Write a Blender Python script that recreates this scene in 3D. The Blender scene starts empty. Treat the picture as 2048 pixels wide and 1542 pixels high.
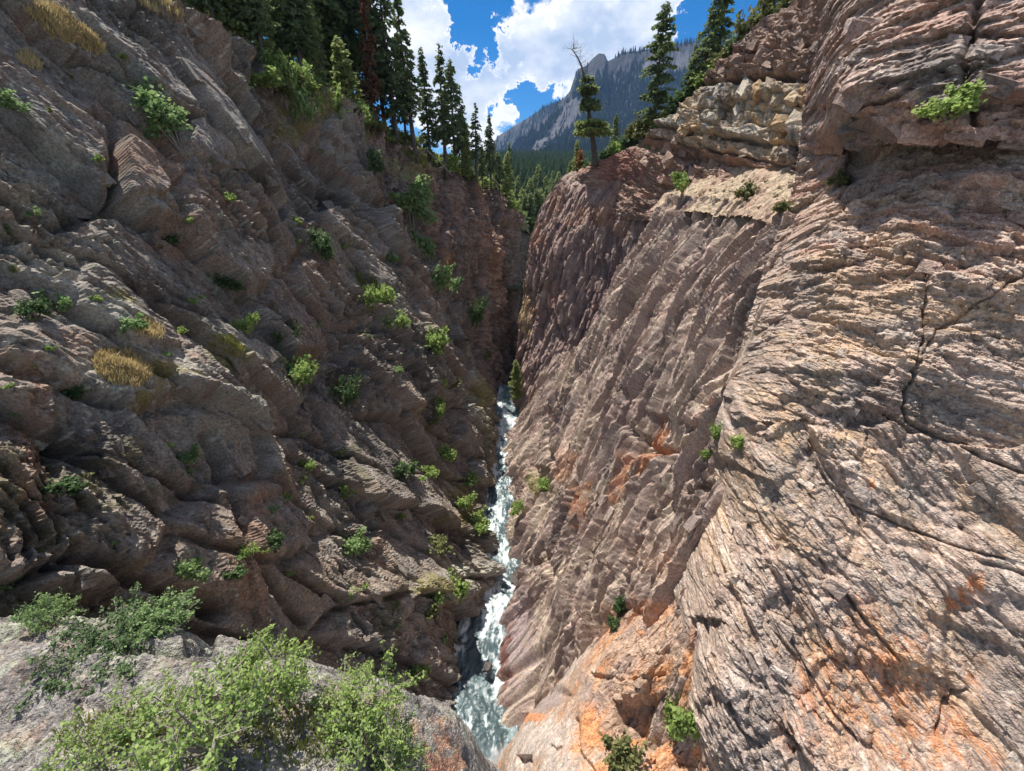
import bpy, math, random
import numpy as np

random.seed(7)
RNG = np.random.default_rng(7)
R = math.radians
sc = bpy.context.scene
col = sc.collection

# ------------------------------------------------------------------ camera
F_PX, W_PX, H_PX = 860.0, 2048.0, 1542.0
PITCH = R(23.4)
CAMZ = 30.0
CP, SP = math.cos(PITCH), math.sin(PITCH)
cam = bpy.data.cameras.new('camera')
cam.sensor_fit = 'HORIZONTAL'
cam.sensor_width = 36.0
cam.lens = 36.0 * F_PX / W_PX
cam.clip_start = 0.05
cam.clip_end = 30000
cam_o = bpy.data.objects.new('camera', cam)
col.objects.link(cam_o)
cam_o.location = (0, 0, CAMZ)
cam_o.rotation_euler = (R(90) - PITCH, 0, 0)
sc.camera = cam_o

# ------------------------------------------------------------------ light and exposure
SUN = np.array([-0.235, 0.25, 0.92])
SUN = SUN / np.linalg.norm(SUN)
SUN_EL = math.asin(SUN[2])
SUN_AZ = math.atan2(SUN[0], SUN[1])
sun = bpy.data.lights.new('sun', 'SUN')
sun.energy = 5.0
sun.angle = R(0.53)
sun.color = (1.0, 0.94, 0.86)
sun_o = bpy.data.objects.new('sun', sun)
col.objects.link(sun_o)
from mathutils import Vector, Matrix, Euler
sun_o.rotation_euler = Vector(SUN).to_track_quat('Z', 'Y').to_euler()
sun_o.location = (-60, 20, 120)

sc.view_settings.view_transform = 'Standard'
sc.view_settings.look = 'None'
sc.view_settings.gamma = 1.0
sc.view_settings.exposure = 0.66
sc.view_settings.use_curve_mapping = False
try:
    sc.cycles.use_denoising = True
    sc.cycles.max_bounces = 6
    sc.cycles.diffuse_bounces = 3
    sc.cycles.glossy_bounces = 2
    sc.cycles.transmission_bounces = 4
    sc.cycles.transparent_max_bounces = 6
    sc.cycles.volume_bounces = 0
except Exception:
    pass


def ray(u, v):
    a = (u - W_PX / 2) / F_PX
    b = (H_PX / 2 - v) / F_PX
    return np.array([a, CP + b * SP, -SP + b * CP])


def at(u, v, Y):
    """point in the place on the sight line of photo point (u, v), Y metres up the canyon"""
    d = ray(u, v)
    p = d * (Y / d[1])
    p[2] += CAMZ
    return p


def project(P):
    x, y, z = P[..., 0], P[..., 1], P[..., 2] - CAMZ
    f = y * CP - z * SP
    up = y * SP + z * CP
    f = np.where(f < 0.05, 0.05, f)
    return W_PX / 2 + F_PX * x / f, H_PX / 2 - F_PX * up / f, f


# ------------------------------------------------------------------ world: sky and clouds
world = bpy.data.worlds.new('World')
sc.world = world
world.use_nodes = True
wt = world.node_tree
wt.nodes.clear()


def wn(kind, **kw):
    n = wt.nodes.new(kind)
    for k, v in kw.items():
        setattr(n, k, v)
    return n


def wmath(op, a, b=None, c=None):
    n = wn('ShaderNodeMath', operation=op)
    for i, x in enumerate((a, b, c)):
        if x is None:
            continue
        if isinstance(x, (int, float)):
            n.inputs[i].default_value = x
        else:
            wt.links.new(x, n.inputs[i])
    return n.outputs[0]


def wsmooth(x, lo, hi, o0=0.0, o1=1.0):
    n = wn('ShaderNodeMapRange', interpolation_type='SMOOTHSTEP')
    wt.links.new(x, n.inputs['Value'])
    for nm, val in (('From Min', lo), ('From Max', hi), ('To Min', o0), ('To Max', o1)):
        n.inputs[nm].default_value = val
    return n.outputs[0]


sky = wn('ShaderNodeTexSky', sky_type='NISHITA')
sky.sun_disc = False
sky.sun_elevation = SUN_EL
sky.sun_rotation = SUN_AZ
sky.altitude = 2400
sky.air_density = 1.0
sky.dust_density = 0.0
sky.ozone_density = 4.0
hs = wn('ShaderNodeHueSaturation')
hs.inputs['Saturation'].default_value = 1.42
hs.inputs['Value'].default_value = 0.88
wt.links.new(sky.outputs[0], hs.inputs['Color'])
SKY_K = 0.095
bg_sky = wn('ShaderNodeBackground')
bg_sky.inputs['Strength'].default_value = SKY_K
wt.links.new(hs.outputs[0], bg_sky.inputs['Color'])
tc = wn('ShaderNodeTexCoord')
dirv = tc.outputs['Generated']


def wnoise(scale, detail, rough, loc=(0, 0, 0), sz=1.0):
    m = wn('ShaderNodeMapping')
    m.inputs['Location'].default_value = loc
    m.inputs['Scale'].default_value = (1, 1, sz)
    wt.links.new(dirv, m.inputs['Vector'])
    n = wn('ShaderNodeTexNoise')
    n.inputs['Scale'].default_value = scale
    n.inputs['Detail'].default_value = detail
    n.inputs['Roughness'].default_value = rough
    wt.links.new(m.outputs[0], n.inputs['Vector'])
    return n.outputs[0]


wnz = wn('ShaderNodeTexNoise')
wnz.inputs['Scale'].default_value = 11.0; wnz.inputs['Detail'].default_value = 7; wnz.inputs['Roughness'].default_value = 0.66
wt.links.new(dirv, wnz.inputs['Vector'])
wv1 = wn('ShaderNodeVectorMath', operation='SUBTRACT'); wt.links.new(wnz.outputs['Color'], wv1.inputs[0]); wv1.inputs[1].default_value = (.5, .5, .5)
wv2 = wn('ShaderNodeVectorMath', operation='SCALE'); wt.links.new(wv1.outputs[0], wv2.inputs[0]); wv2.inputs['Scale'].default_value = 0.26
wv3 = wn('ShaderNodeVectorMath', operation='ADD'); wt.links.new(dirv, wv3.inputs[0]); wt.links.new(wv2.outputs[0], wv3.inputs[1])
wv4 = wn('ShaderNodeVectorMath', operation='NORMALIZE'); wt.links.new(wv3.outputs[0], wv4.inputs[0])
ragged = wv4.outputs[0]


def blob(u, v, rad_px, w):
    d = ray(u, v)
    d = d / np.linalg.norm(d)
    dot = wn('ShaderNodeVectorMath', operation='DOT_PRODUCT')
    wt.links.new(ragged, dot.inputs[0])
    dot.inputs[1].default_value = tuple(d)
    ang = rad_px / F_PX / 1.25
    return wsmooth(dot.outputs['Value'], math.cos(ang), math.cos(ang * 0.1), 0.0, w)


big = wnoise(2.2, 2, 0.5, (3.1, 1.7, 0.4), 1.6)
fine = wnoise(7.0, 8, 0.62, (0.3, 2.7, 1.4), 1.5)
dens = wmath('ADD', wmath('MULTIPLY', wmath('SUBTRACT', big, 0.5), 1.0),
             wmath('MULTIPLY', wmath('SUBTRACT', fine, 0.5), 2.3))
for (u, v, rr, w) in [
        (1190, 90, 230, .75), (1090, 100, 130, .35), (1330, 40, 120, .5), (870, 110, 170, .85), (950, 170, 90, .4),
        (840, 0, 90, .5), (970, 235, 80, .5), (1020, 165, 80, .3),
        (945, 25, 75, -1.3), (990, 85, 40, -.6), (900, -50, 110, -1.0), (1075, -25, 80, -.8), (1060, 213, 62, -1.1), (1110, 190, 40, -.5), (1012, 205, 40, -.5),
        (1450, 35, 120, -1.7), (1012, 120, 24, -.4)]:
    dens = wmath('ADD', dens, blob(u, v, rr, w))
cf = wsmooth(dens, -0.06, 0.26)
shade = wnoise(8.0, 6, 0.6, (1.3, 0.2, 2.1), 1.8)
cs = wmath('ADD', wsmooth(dens, 0.05, 0.75, 0.22, 0.0), shade)
cr = wn('ShaderNodeValToRGB')
cr.color_ramp.elements[0].position = 0.38
cr.color_ramp.elements[0].color = (0.46, 0.56, 0.72, 1)
cr.color_ramp.elements[1].position = 0.68
cr.color_ramp.elements[1].color = (0.95, 0.96, 0.98, 1)
wt.links.new(cs, cr.inputs[0])
bg_cl = wn('ShaderNodeBackground')
bg_cl.inputs['Strength'].default_value = 0.80
wt.links.new(cr.outputs[0], bg_cl.inputs['Color'])
mix = wn('ShaderNodeMixShader')
wt.links.new(cf, mix.inputs[0])
wt.links.new(bg_sky.outputs[0], mix.inputs[1])
wt.links.new(bg_cl.outputs[0], mix.inputs[2])
wo = wn('ShaderNodeOutputWorld')
wt.links.new(mix.outputs[0], wo.inputs[0])


# ------------------------------------------------------------------ noise in numpy
def h32(ix, iy, seed):
    x = (ix.astype(np.int64).astype(np.uint32) * np.uint32(374761393)
         + iy.astype(np.int64).astype(np.uint32) * np.uint32(668265263)
         + np.uint32((seed * 974711 + 12345) & 0xffffffff))
    x = (x ^ (x >> np.uint32(13))) * np.uint32(1274126177)
    x = (x ^ (x >> np.uint32(16))) * np.uint32(2246822519)
    x = x ^ (x >> np.uint32(15))
    return x.astype(np.float32) / np.float32(4294967296.0)


def vnoise(x, y, seed):
    fx, fy = np.floor(x), np.floor(y)
    tx, ty = x - fx, y - fy
    tx = tx * tx * tx * (tx * (tx * 6 - 15) + 10)
    ty = ty * ty * ty * (ty * (ty * 6 - 15) + 10)
    a = h32(fx, fy, seed); b = h32(fx + 1, fy, seed)
    c = h32(fx, fy + 1, seed); d = h32(fx + 1, fy + 1, seed)
    return (a + (b - a) * tx) * (1 - ty) + (c + (d - c) * tx) * ty


def fbm(x, y, seed, octv=4, gain=0.5):
    x, y = np.broadcast_arrays(x, y)
    out = np.zeros(x.shape); amp = 1.0; tot = 0.0
    for i in range(octv):
        ca, sa = math.cos(0.7 * i), math.sin(0.7 * i)
        out += amp * (vnoise((x * ca - y * sa) * 2 ** i, (x * sa + y * ca) * 2 ** i, seed + 17 * i) - 0.5)
        tot += amp; amp *= gain
    return out / tot * 2


def worley(x, y, seed):
    fx, fy = np.floor(x), np.floor(y)
    sh = x.shape
    f1 = np.full(sh, 9.0); f2 = np.full(sh, 9.0)
    A = [np.zeros(sh) for _ in range(6)]          # hash and offset of the nearest and the second cell
    for dx in (-1, 0, 1):
        for dy in (-1, 0, 1):
            cx, cy = fx + dx, fy + dy
            px = x - (cx + 0.5 + 0.9 * (h32(cx, cy, seed) - 0.5))
            py = y - (cy + 0.5 + 0.9 * (h32(cx, cy, seed + 1) - 0.5))
            hh = h32(cx, cy, seed + 2)
            d = px * px + py * py
            n = d < f1
            m = (~n) & (d < f2)
            f2 = np.where(n, f1, np.where(m, d, f2))
            for k, new in enumerate((hh, px, py)):
                A[3 + k] = np.where(n, A[k], np.where(m, new, A[3 + k]))
                A[k] = np.where(n, new, A[k])
            f1 = np.where(n, d, f1)
    return np.sqrt(f1), np.sqrt(f2), A


def flake(p, q, lp, lq, seed, tilt=1.2, bias=0.0, crack=0.5, warp=0.25, blend=0.22):
    """angular plates of rock: one random height and tilt for each cell, a steep riser and a joint between them"""
    x = p / lp + warp * fbm(p / lp * 0.7 + 3, q / lq * 0.7, seed + 91, 2)
    y = q / lq + warp * fbm(p / lp * 0.7, q / lq * 0.7 + 9, seed + 92, 2)
    f1, f2, A = worley(x, y, seed)
    def plane(h, ox, oy):
        return (h - 0.5) + tilt * (((h * 7.13) % 1.0 - 0.5) * ox + ((h * 13.7) % 1.0 - 0.5) * oy) + bias * oy
    z1, z2 = plane(*A[:3]), plane(*A[3:])
    g = f2 - f1
    w = 0.5 * (1 - sstep(g, 0, blend))
    return z1 * (1 - w) + z2 * w - crack * np.exp(-(g / 0.09) ** 2), A[0]


def sstep(x, lo, hi):
    t = np.clip((x - lo) / (hi - lo), 0, 1)
    return t * t * (3 - 2 * t)


def seg_dist(U, V, pts, closed=False):
    d = np.full(U.shape, 1e9)
    n = len(pts)
    for i in range(n if closed else n - 1):
        ax, ay = pts[i]; bx, by = pts[(i + 1) % n]
        vx, vy = bx - ax, by - ay
        t = np.clip(((U - ax) * vx + (V - ay) * vy) / (vx * vx + vy * vy + 1e-9), 0, 1)
        d = np.minimum(d, np.hypot(U - ax - t * vx, V - ay - t * vy))
    return d


def poly_sd(U, V, pts):
    """signed distance to a polygon, positive inside"""
    ins = np.zeros(U.shape, bool)
    n = len(pts)
    for i in range(n):
        ax, ay = pts[i]; bx, by = pts[(i + 1) % n]
        c = ((ay > V) != (by > V)) & (U < (bx - ax) * (V - ay) / ((by - ay) or 1e-9) + ax)
        ins ^= c
    d = seg_dist(U, V, pts, True)
    return np.where(ins, d, -d)


# ------------------------------------------------------------------ materials
def new_mat(name):
    m = bpy.data.materials.new(name)
    m.use_nodes = True
    nt = m.node_tree
    nt.nodes.clear()
    return m, nt


def rock_material(name, source):
    m, nt = new_mat(name)
    L = nt.links.new
    out = nt.nodes.new('ShaderNodeOutputMaterial')
    b = nt.nodes.new('ShaderNodeBsdfPrincipled')
    b.inputs['Roughness'].default_value = 0.78
    b.inputs['Specular IOR Level'].default_value = 0.35
    L(b.outputs[0], out.inputs[0])
    if source == 'attr':
        a = nt.nodes.new('ShaderNodeAttribute'); a.attribute_name = 'col'
        c0 = a.outputs['Color']
    else:
        a = nt.nodes.new('ShaderNodeObjectInfo')
        c0 = a.outputs['Color']
    g = nt.nodes.new('ShaderNodeNewGeometry')
    n1 = nt.nodes.new('ShaderNodeTexNoise'); n1.inputs['Scale'].default_value = 9.0
    n1.inputs['Detail'].default_value = 4; n1.inputs['Roughness'].default_value = 0.72
    L(g.outputs['Position'], n1.inputs['Vector'])
    mr = nt.nodes.new('ShaderNodeMapRange')
    mr.inputs['From Min'].default_value = 0.28; mr.inputs['From Max'].default_value = 0.72
    mr.inputs['To Min'].default_value = 0.42; mr.inputs['To Max'].default_value = 1.62
    L(n1.outputs[0], mr.inputs['Value'])
    mu = nt.nodes.new('ShaderNodeMix'); mu.data_type = 'RGBA'; mu.blend_type = 'MULTIPLY'
    mu.inputs[0].default_value = 1.0
    L(c0, mu.inputs[6]); L(mr.outputs[0], mu.inputs[7])
    # pale crustose lichen in small spots
    n3 = nt.nodes.new('ShaderNodeTexNoise'); n3.inputs['Scale'].default_value = 13.0
    n3.inputs['Detail'].default_value = 3; n3.inputs['Roughness'].default_value = 0.6
    n4 = nt.nodes.new('ShaderNodeTexNoise'); n4.inputs['Scale'].default_value = 0.7
    n4.inputs['Detail'].default_value = 2
    L(g.outputs['Position'], n3.inputs['Vector']); L(g.outputs['Position'], n4.inputs['Vector'])
    ad3 = nt.nodes.new('ShaderNodeMath'); ad3.operation = 'MULTIPLY_ADD'
    L(n4.outputs[0], ad3.inputs[0]); ad3.inputs[1].default_value = 0.35; L(n3.outputs[0], ad3.inputs[2])
    mr3 = nt.nodes.new('ShaderNodeMapRange')
    mr3.inputs['From Min'].default_value = 0.765; mr3.inputs['From Max'].default_value = 0.83
    mr3.inputs['To Min'].default_value = 0.0; mr3.inputs['To Max'].default_value = 0.42
    L(ad3.outputs[0], mr3.inputs['Value'])
    mx3 = nt.nodes.new('ShaderNodeMix'); mx3.data_type = 'RGBA'
    L(mr3.outputs[0], mx3.inputs[0]); L(mu.outputs[2], mx3.inputs[6])
    mx3.inputs[7].default_value = (0.46, 0.45, 0.39, 1)
    L(mx3.outputs[2], b.inputs['Base Color'])
    n2 = nt.nodes.new('ShaderNodeTexNoise'); n2.inputs['Scale'].default_value = 22.0
    n2.inputs['Detail'].default_value = 2; n2.inputs['Roughness'].default_value = 0.65
    L(g.outputs['Position'], n2.inputs['Vector'])
    bp = nt.nodes.new('ShaderNodeBump'); bp.inputs['Strength'].default_value = 0.9
    bp.inputs['Distance'].default_value = 0.08
    L(n2.outputs[0], bp.inputs['Height']); L(bp.outputs[0], b.inputs['Normal'])
    return m


def leaf_material(name, c_a, c_b, transl=0.35, scale=1.5):
    m, nt = new_mat(name)
    L = nt.links.new
    out = nt.nodes.new('ShaderNodeOutputMaterial')
    oi = nt.nodes.new('ShaderNodeObjectInfo')
    g = nt.nodes.new('ShaderNodeNewGeometry')
    n = nt.nodes.new('ShaderNodeTexNoise'); n.inputs['Scale'].default_value = scale
    n.inputs['Detail'].default_value = 3
    L(g.outputs['Position'], n.inputs['Vector'])
    ad = nt.nodes.new('ShaderNodeMath'); ad.operation = 'MULTIPLY_ADD'
    L(oi.outputs['Random'], ad.inputs[0]); ad.inputs[1].default_value = 0.3
    L(n.outputs[0], ad.inputs[2])
    rm = nt.nodes.new('ShaderNodeMath'); rm.operation = 'MULTIPLY_ADD'
    L(g.outputs['Random Per Island'], rm.inputs[0]); rm.inputs[1].default_value = 0.7
    L(ad.outputs[0], rm.inputs[2])
    cr_ = nt.nodes.new('ShaderNodeValToRGB')
    cr_.color_ramp.elements[0].position = 0.5; cr_.color_ramp.elements[0].color = (*c_a, 1)
    cr_.color_ramp.elements[1].position = 1.0; cr_.color_ramp.elements[1].color = (*c_b, 1)
    L(rm.outputs[0], cr_.inputs[0])
    d = nt.nodes.new('ShaderNodeBsdfPrincipled'); d.inputs['Roughness'].default_value = 0.6
    d.inputs['Specular IOR Level'].default_value = 0.25
    t = nt.nodes.new('ShaderNodeBsdfTranslucent')
    L(cr_.outputs[0], d.inputs['Base Color']); L(cr_.outputs[0], t.inputs['Color'])
    mx = nt.nodes.new('ShaderNodeMixShader'); mx.inputs[0].default_value = transl
    L(d.outputs[0], mx.inputs[1]); L(t.outputs[0], mx.inputs[2]); L(mx.outputs[0], out.inputs[0])
    return m


def plain_material(name, c_a, c_b, scale=6.0, rough=0.85, stretch=(1, 1, 1)):
    m, nt = new_mat(name)
    L = nt.links.new
    out = nt.nodes.new('ShaderNodeOutputMaterial')
    b = nt.nodes.new('ShaderNodeBsdfPrincipled'); b.inputs['Roughness'].default_value = rough
    g = nt.nodes.new('ShaderNodeNewGeometry')
    mp = nt.nodes.new('ShaderNodeMapping'); mp.inputs['Scale'].default_value = stretch
    L(g.outputs['Position'], mp.inputs['Vector'])
    n = nt.nodes.new('ShaderNodeTexNoise'); n.inputs['Scale'].default_value = scale
    n.inputs['Detail'].default_value = 6; n.inputs['Roughness'].default_value = 0.65
    L(mp.outputs[0], n.inputs['Vector'])
    cr_ = nt.nodes.new('ShaderNodeValToRGB')
    cr_.color_ramp.elements[0].position = 0.35; cr_.color_ramp.elements[0].color = (*c_a, 1)
    cr_.color_ramp.elements[1].position = 0.65; cr_.color_ramp.elements[1].color = (*c_b, 1)
    L(n.outputs[0], cr_.inputs[0]); L(cr_.outputs[0], b.inputs['Base Color'])
    bp = nt.nodes.new('ShaderNodeBump'); bp.inputs['Strength'].default_value = 0.5
    bp.inputs['Distance'].default_value = 0.03
    L(n.outputs[0], bp.inputs['Height']); L(bp.outputs[0], b.inputs['Normal'])
    L(b.outputs[0], out.inputs[0])
    return m


M_ROCK = rock_material('rock', 'attr')
M_PIECE = rock_material('rock_piece', 'object')
M_BARK = plain_material('bark', (0.05, 0.04, 0.035), (0.14, 0.115, 0.1), 9, 0.9, (1, 1, .25))
M_DEADWOOD = plain_material('dead_wood', (0.16, 0.14, 0.12), (0.36, 0.33, 0.3), 12, 0.85, (1, 1, .3))
M_STEM = plain_material('stem', (0.15, 0.125, 0.105), (0.38, 0.33, 0.29), 30, 0.85)
M_NEEDLE = leaf_material('needle_dark', (0.06, 0.10, 0.048), (0.20, 0.255, 0.115), 0.48)
M_NEEDLE_L = leaf_material('needle_light', (0.13, 0.185, 0.06), (0.32, 0.37, 0.14), 0.48)
M_NEEDLE_R = leaf_material('needle_rust', (0.07, 0.035, 0.02), (0.16, 0.085, 0.05), 0.25)
M_NEEDLE_O = leaf_material('needle_orange', (0.25, 0.10, 0.03), (0.42, 0.2, 0.08), 0.3)
M_NEEDLE_G = leaf_material('needle_grey', (0.09, 0.09, 0.065), (0.19, 0.18, 0.14), 0.25)
M_LEAF = leaf_material('leaf_fresh', (0.085, 0.165, 0.04), (0.34, 0.45, 0.135), 0.45, 2.5)
M_LEAF_B = leaf_material('leaf_cool', (0.085, 0.165, 0.06), (0.28, 0.40, 0.16), 0.42, 2.5)
M_LEAF_O = leaf_material('leaf_olive', (0.07, 0.10, 0.03), (0.21, 0.22, 0.085), 0.35, 2.5)
M_LEAF_D = leaf_material('leaf_dark', (0.035, 0.075, 0.025), (0.10, 0.16, 0.06), 0.35, 2.5)
M_GRASS_Y = leaf_material('grass_dry', (0.36, 0.27, 0.12), (0.62, 0.50, 0.26), 0.3, 3)
M_GRASS_G = leaf_material('grass_green', (0.10, 0.14, 0.03), (0.26, 0.27, 0.07), 0.3, 3)


# ------------------------------------------------------------------ mesh helpers
def make_mesh(name, verts, faces, mat=None, smooth=False, colors=None):
    """faces: one (n,3) or (n,4) array, or a list of such arrays"""
    if not isinstance(faces, list):
        faces = [faces]
    faces = [np.asarray(f, np.int32) for f in faces if len(f)]
    me = bpy.data.meshes.new(name)
    verts = np.asarray(verts, np.float32)
    me.vertices.add(len(verts))
    me.vertices.foreach_set('co', verts.ravel())
    idx = np.concatenate([f.ravel() for f in faces])
    cnt = np.concatenate([np.full(len(f), f.shape[1], np.int32) for f in faces])
    me.loops.add(len(idx))
    me.loops.foreach_set('vertex_index', idx)
    me.polygons.add(len(cnt))
    st = np.zeros(len(cnt), np.int32); st[1:] = np.cumsum(cnt)[:-1]
    me.polygons.foreach_set('loop_start', st)
    me.polygons.foreach_set('loop_total', cnt)
    me.polygons.foreach_set('use_smooth', np.full(len(cnt), smooth, bool))
    if colors is not None:
        at_ = me.attributes.new('col', 'FLOAT_COLOR', 'POINT')
        c4 = np.ones((len(verts), 4), np.float32); c4[:, :3] = colors
        at_.data.foreach_set('color', c4.ravel())
    me.update(calc_edges=True)
    if mat is not None:
        me.materials.append(mat)
    return me


def obj(name, me, parent=None, loc=None, label=None, cat=None, group=None, kind=None):
    o = bpy.data.objects.new(name, me)
    col.objects.link(o)
    if parent is not None:
        o.parent = parent
    if loc is not None:
        o.location = loc
    if label: o['label'] = label
    if cat: o['category'] = cat
    if group: o['group'] = group
    if kind: o['kind'] = kind
    return o


def tube(pts, radii, n=6):
    pts = [np.asarray(p, float) for p in pts]
    V = []; Fq = []
    for i, p in enumerate(pts):
        d = pts[min(i + 1, len(pts) - 1)] - pts[max(i - 1, 0)]
        d = d / (np.linalg.norm(d) + 1e-9)
        a = np.cross(d, (0.31, 0.77, 0.55)); a /= np.linalg.norm(a) + 1e-9
        b = np.cross(d, a)
        for k in range(n):
            t = 2 * math.pi * k / n
            V.append(p + radii[i] * (math.cos(t) * a + math.sin(t) * b))
    for i in range(len(pts) - 1):
        for k in range(n):
            Fq.append((i * n + k, i * n + (k + 1) % n, (i + 1) * n + (k + 1) % n, (i + 1) * n + k))
    return np.array(V), np.array(Fq, np.int32)


class Bag:
    """collects tubes and loose quads into one mesh"""
    def __init__(s): s.v = []; s.f = []; s.n = 0
    def add(s, V, Fq):
        s.v.append(np.asarray(V, float)); s.f.append(np.asarray(Fq, np.int32) + s.n); s.n += len(V)
    def mesh(s, name, mat, smooth=False):
        return make_mesh(name, np.concatenate(s.v), [f for f in s.f], mat, smooth)


def leaf_quads(C, N, size, aspect=1.6, rng=RNG, axis=None):
    """one small pointed leaf (a kite of two triangles) at each centre"""
    n = len(C)
    if axis is None:
        axis = rng.normal(size=(n, 3))
    A = axis - N * np.sum(axis * N, 1, keepdims=True)
    A /= np.linalg.norm(A, axis=1, keepdims=True) + 1e-9
    B = np.cross(N, A)
    s = np.asarray(size).reshape(-1, 1) * np.ones((n, 1))
    v = np.stack([C - A * s * aspect * .5, C + B * s * .5 - A * s * .1, C + A * s * aspect * .5, C - B * s * .5 - A * s * .1], 1)
    f = np.arange(4 * n).reshape(n, 4)
    return v.reshape(-1, 3), f


def unit(n, rng=RNG):
    v = rng.normal(size=(n, 3))
    return v / np.linalg.norm(v, axis=1, keepdims=True)


# ------------------------------------------------------------------ rock walls
class Wall:
    """a leaning rock face: a base plane, its large shape from control points, then plates and joints"""
    def __init__(w, name, normal, ctrl, world_ctrl=(), soft=1.5, reg=0.25, along=None):
        w.name = name
        N = np.array(normal, float); N /= np.linalg.norm(N)
        S = np.cross(N, (0, 0, 1.0)); S /= np.linalg.norm(S)
        if S[1] < 0: S = -S
        T = np.cross(S, N)
        if T[2] < 0: T = -T
        P = np.array([at(*c) for c in ctrl] + [np.array(c, float) for c in world_ctrl])
        w.O = P.mean(0); w.S, w.T, w.N = S, T, N
        Q = P - w.O
        w.cs, w.ct, w.cd = Q @ S, Q @ T, Q @ N
        n = len(P); w.soft = soft; w.reg = reg
        r = np.sqrt((w.cs[:, None] - w.cs) ** 2 + (w.ct[:, None] - w.ct) ** 2 + soft ** 2)
        A = np.zeros((n + 3, n + 3)); A[:n, :n] = -r + w.reg * np.eye(n)
        A[:n, n] = A[n, :n] = 1; A[:n, n + 1] = A[n + 1, :n] = w.cs; A[:n, n + 2] = A[n + 2, :n] = w.ct
        w.k = np.linalg.solve(A, np.concatenate([w.cd, np.zeros(3)]))
        w.ang = 0.0
        if along:
            (s0, t0), (s1, t1) = w.st(*along[:2]), w.st(*along[2:])
            w.ang = math.atan2(t1 - t0, s1 - s0)

    def st(w, u, v):
        """plane coordinates of a photo point on the large shape"""
        dr = ray(u, v); o = np.array([0, 0, CAMZ]) - w.O; d = 0.0
        for _ in range(40):
            k = (d - o @ w.N) / (dr @ w.N)
            X = o + k * dr
            d = 0.5 * d + 0.5 * float(w.macro(np.array([X @ w.S]), np.array([X @ w.T]))[0])
        return X @ w.S, X @ w.T

    def macro(w, s, t):
        d = w.k[-3] + w.k[-2] * s + w.k[-1] * t
        for i in range(len(w.cs)):
            d = d - w.k[i] * np.sqrt((s - w.cs[i]) ** 2 + (t - w.ct[i]) ** 2 + w.soft ** 2)
        return d

    def grid(w, ns, nt, pad=(1, 1, 1, 1)):
        """vertices in rows along the bedding, closer together where they are nearer to the camera"""
        ca, sa = math.cos(w.ang), math.sin(w.ang)
        s0, s1 = w.cs.min() - pad[0], w.cs.max() + pad[1]
        t0, t1 = w.ct.min() - pad[2], w.ct.max() + pad[3]
        cor = np.array([(s0, t0), (s1, t0), (s0, t1), (s1, t1)])
        ga, gb = cor[:, 0] * ca + cor[:, 1] * sa, -cor[:, 0] * sa + cor[:, 1] * ca
        ms, mt = w.cs.mean(), w.ct.mean()
        ma, mb = ms * ca + mt * sa, -ms * sa + mt * ca
        def nodes(lo, hi, n, ax):
            x = np.linspace(lo, hi, 200)
            a_, b_ = (x, np.full(200, mb)) if ax == 0 else (np.full(200, ma), x)
            s, t = np.clip(a_ * ca - b_ * sa, s0, s1), np.clip(a_ * sa + b_ * ca, t0, t1)
            P = w.O + s[:, None] * w.S + t[:, None] * w.T + w.macro(s, t)[:, None] * w.N
            dist = np.linalg.norm(P - np.array([0, 0, CAMZ]), axis=1)
            c = np.concatenate([[0], np.cumsum(1 / np.clip(dist[1:], 5, 200) ** 0.85 * (x[1] - x[0]))])
            return np.interp(np.linspace(0, c[-1], n), c, x)
        A_, B_ = np.meshgrid(nodes(ga.min(), ga.max(), ns, 0), nodes(gb.min(), gb.max(), nt, 1))
        w.s, w.t = A_ * ca - B_ * sa, A_ * sa + B_ * ca
        w.inside = (w.s >= s0) & (w.s <= s1) & (w.t >= t0) & (w.t <= t1)
        w.d = w.macro(w.s, w.t)
        w.ns, w.nt = ns, nt
        w.P = w.point(w.d)
        w.U, w.V, w.Z = project(w.P)
        w.U = np.where(w.inside, w.U, -9e3)
        return w

    def point(w, d):
        return w.O + w.s[..., None] * w.S + w.t[..., None] * w.T + d[..., None] * w.N

    def pq(w, u0, v0, u1, v1):
        """coordinates along and across the bedding that runs between two photo points"""
        a, b = w.st(u0, v0), w.st(u1, v1)
        ang = math.atan2(b[1] - a[1], b[0] - a[0])
        c, s_ = math.cos(ang), math.sin(ang)
        w.pdir = c * w.S + s_ * w.T
        return w.s * c + w.t * s_, -w.s * s_ + w.t * c

    def build(w, colors, keep=None, margin=450, smooth=False):
        w.P = w.point(w.d)
        w.U, w.V, w.Z = project(w.P)
        w.U = np.where(w.inside, w.U, -9e3)
        w.C = np.clip(colors * np.array([1.03, 0.985, 0.935]), 0.005, 0.95)
        k = (w.U > -margin) & (w.U < W_PX + margin) & (w.V > -margin) & (w.V < H_PX + margin)
        if keep is not None:
            k &= keep
        kq = k[:-1, :-1] & k[1:, :-1] & k[:-1, 1:] & k[1:, 1:]
        ids = np.arange(w.ns * w.nt).reshape(w.nt, w.ns)
        f = np.stack([ids[:-1, :-1], ids[:-1, 1:], ids[1:, 1:], ids[1:, :-1]], -1)[kq]
        # face outwards
        a = w.P.reshape(-1, 3)
        nrm = np.cross(a[f[0, 1]] - a[f[0, 0]], a[f[0, 3]] - a[f[0, 0]])
        if nrm @ w.N < 0: f = f[:, ::-1]
        used = np.unique(f)
        re = np.full(w.ns * w.nt, -1); re[used] = np.arange(len(used))
        w.used = used
        me = make_mesh(w.name, a[used], re[f], M_ROCK, smooth, w.C.reshape(-1, 3)[used])
        w.ob = obj(w.name, me, kind='structure')
        WALLS[w.name] = w
        w.fu = w.U.ravel()[used]; w.fv = w.V.ravel()[used]; w.fz = w.Z.ravel()[used]
        w.fp = a[used]; w.fc = w.C.reshape(-1, 3)[used]
        return w


WALLS = {}


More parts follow.
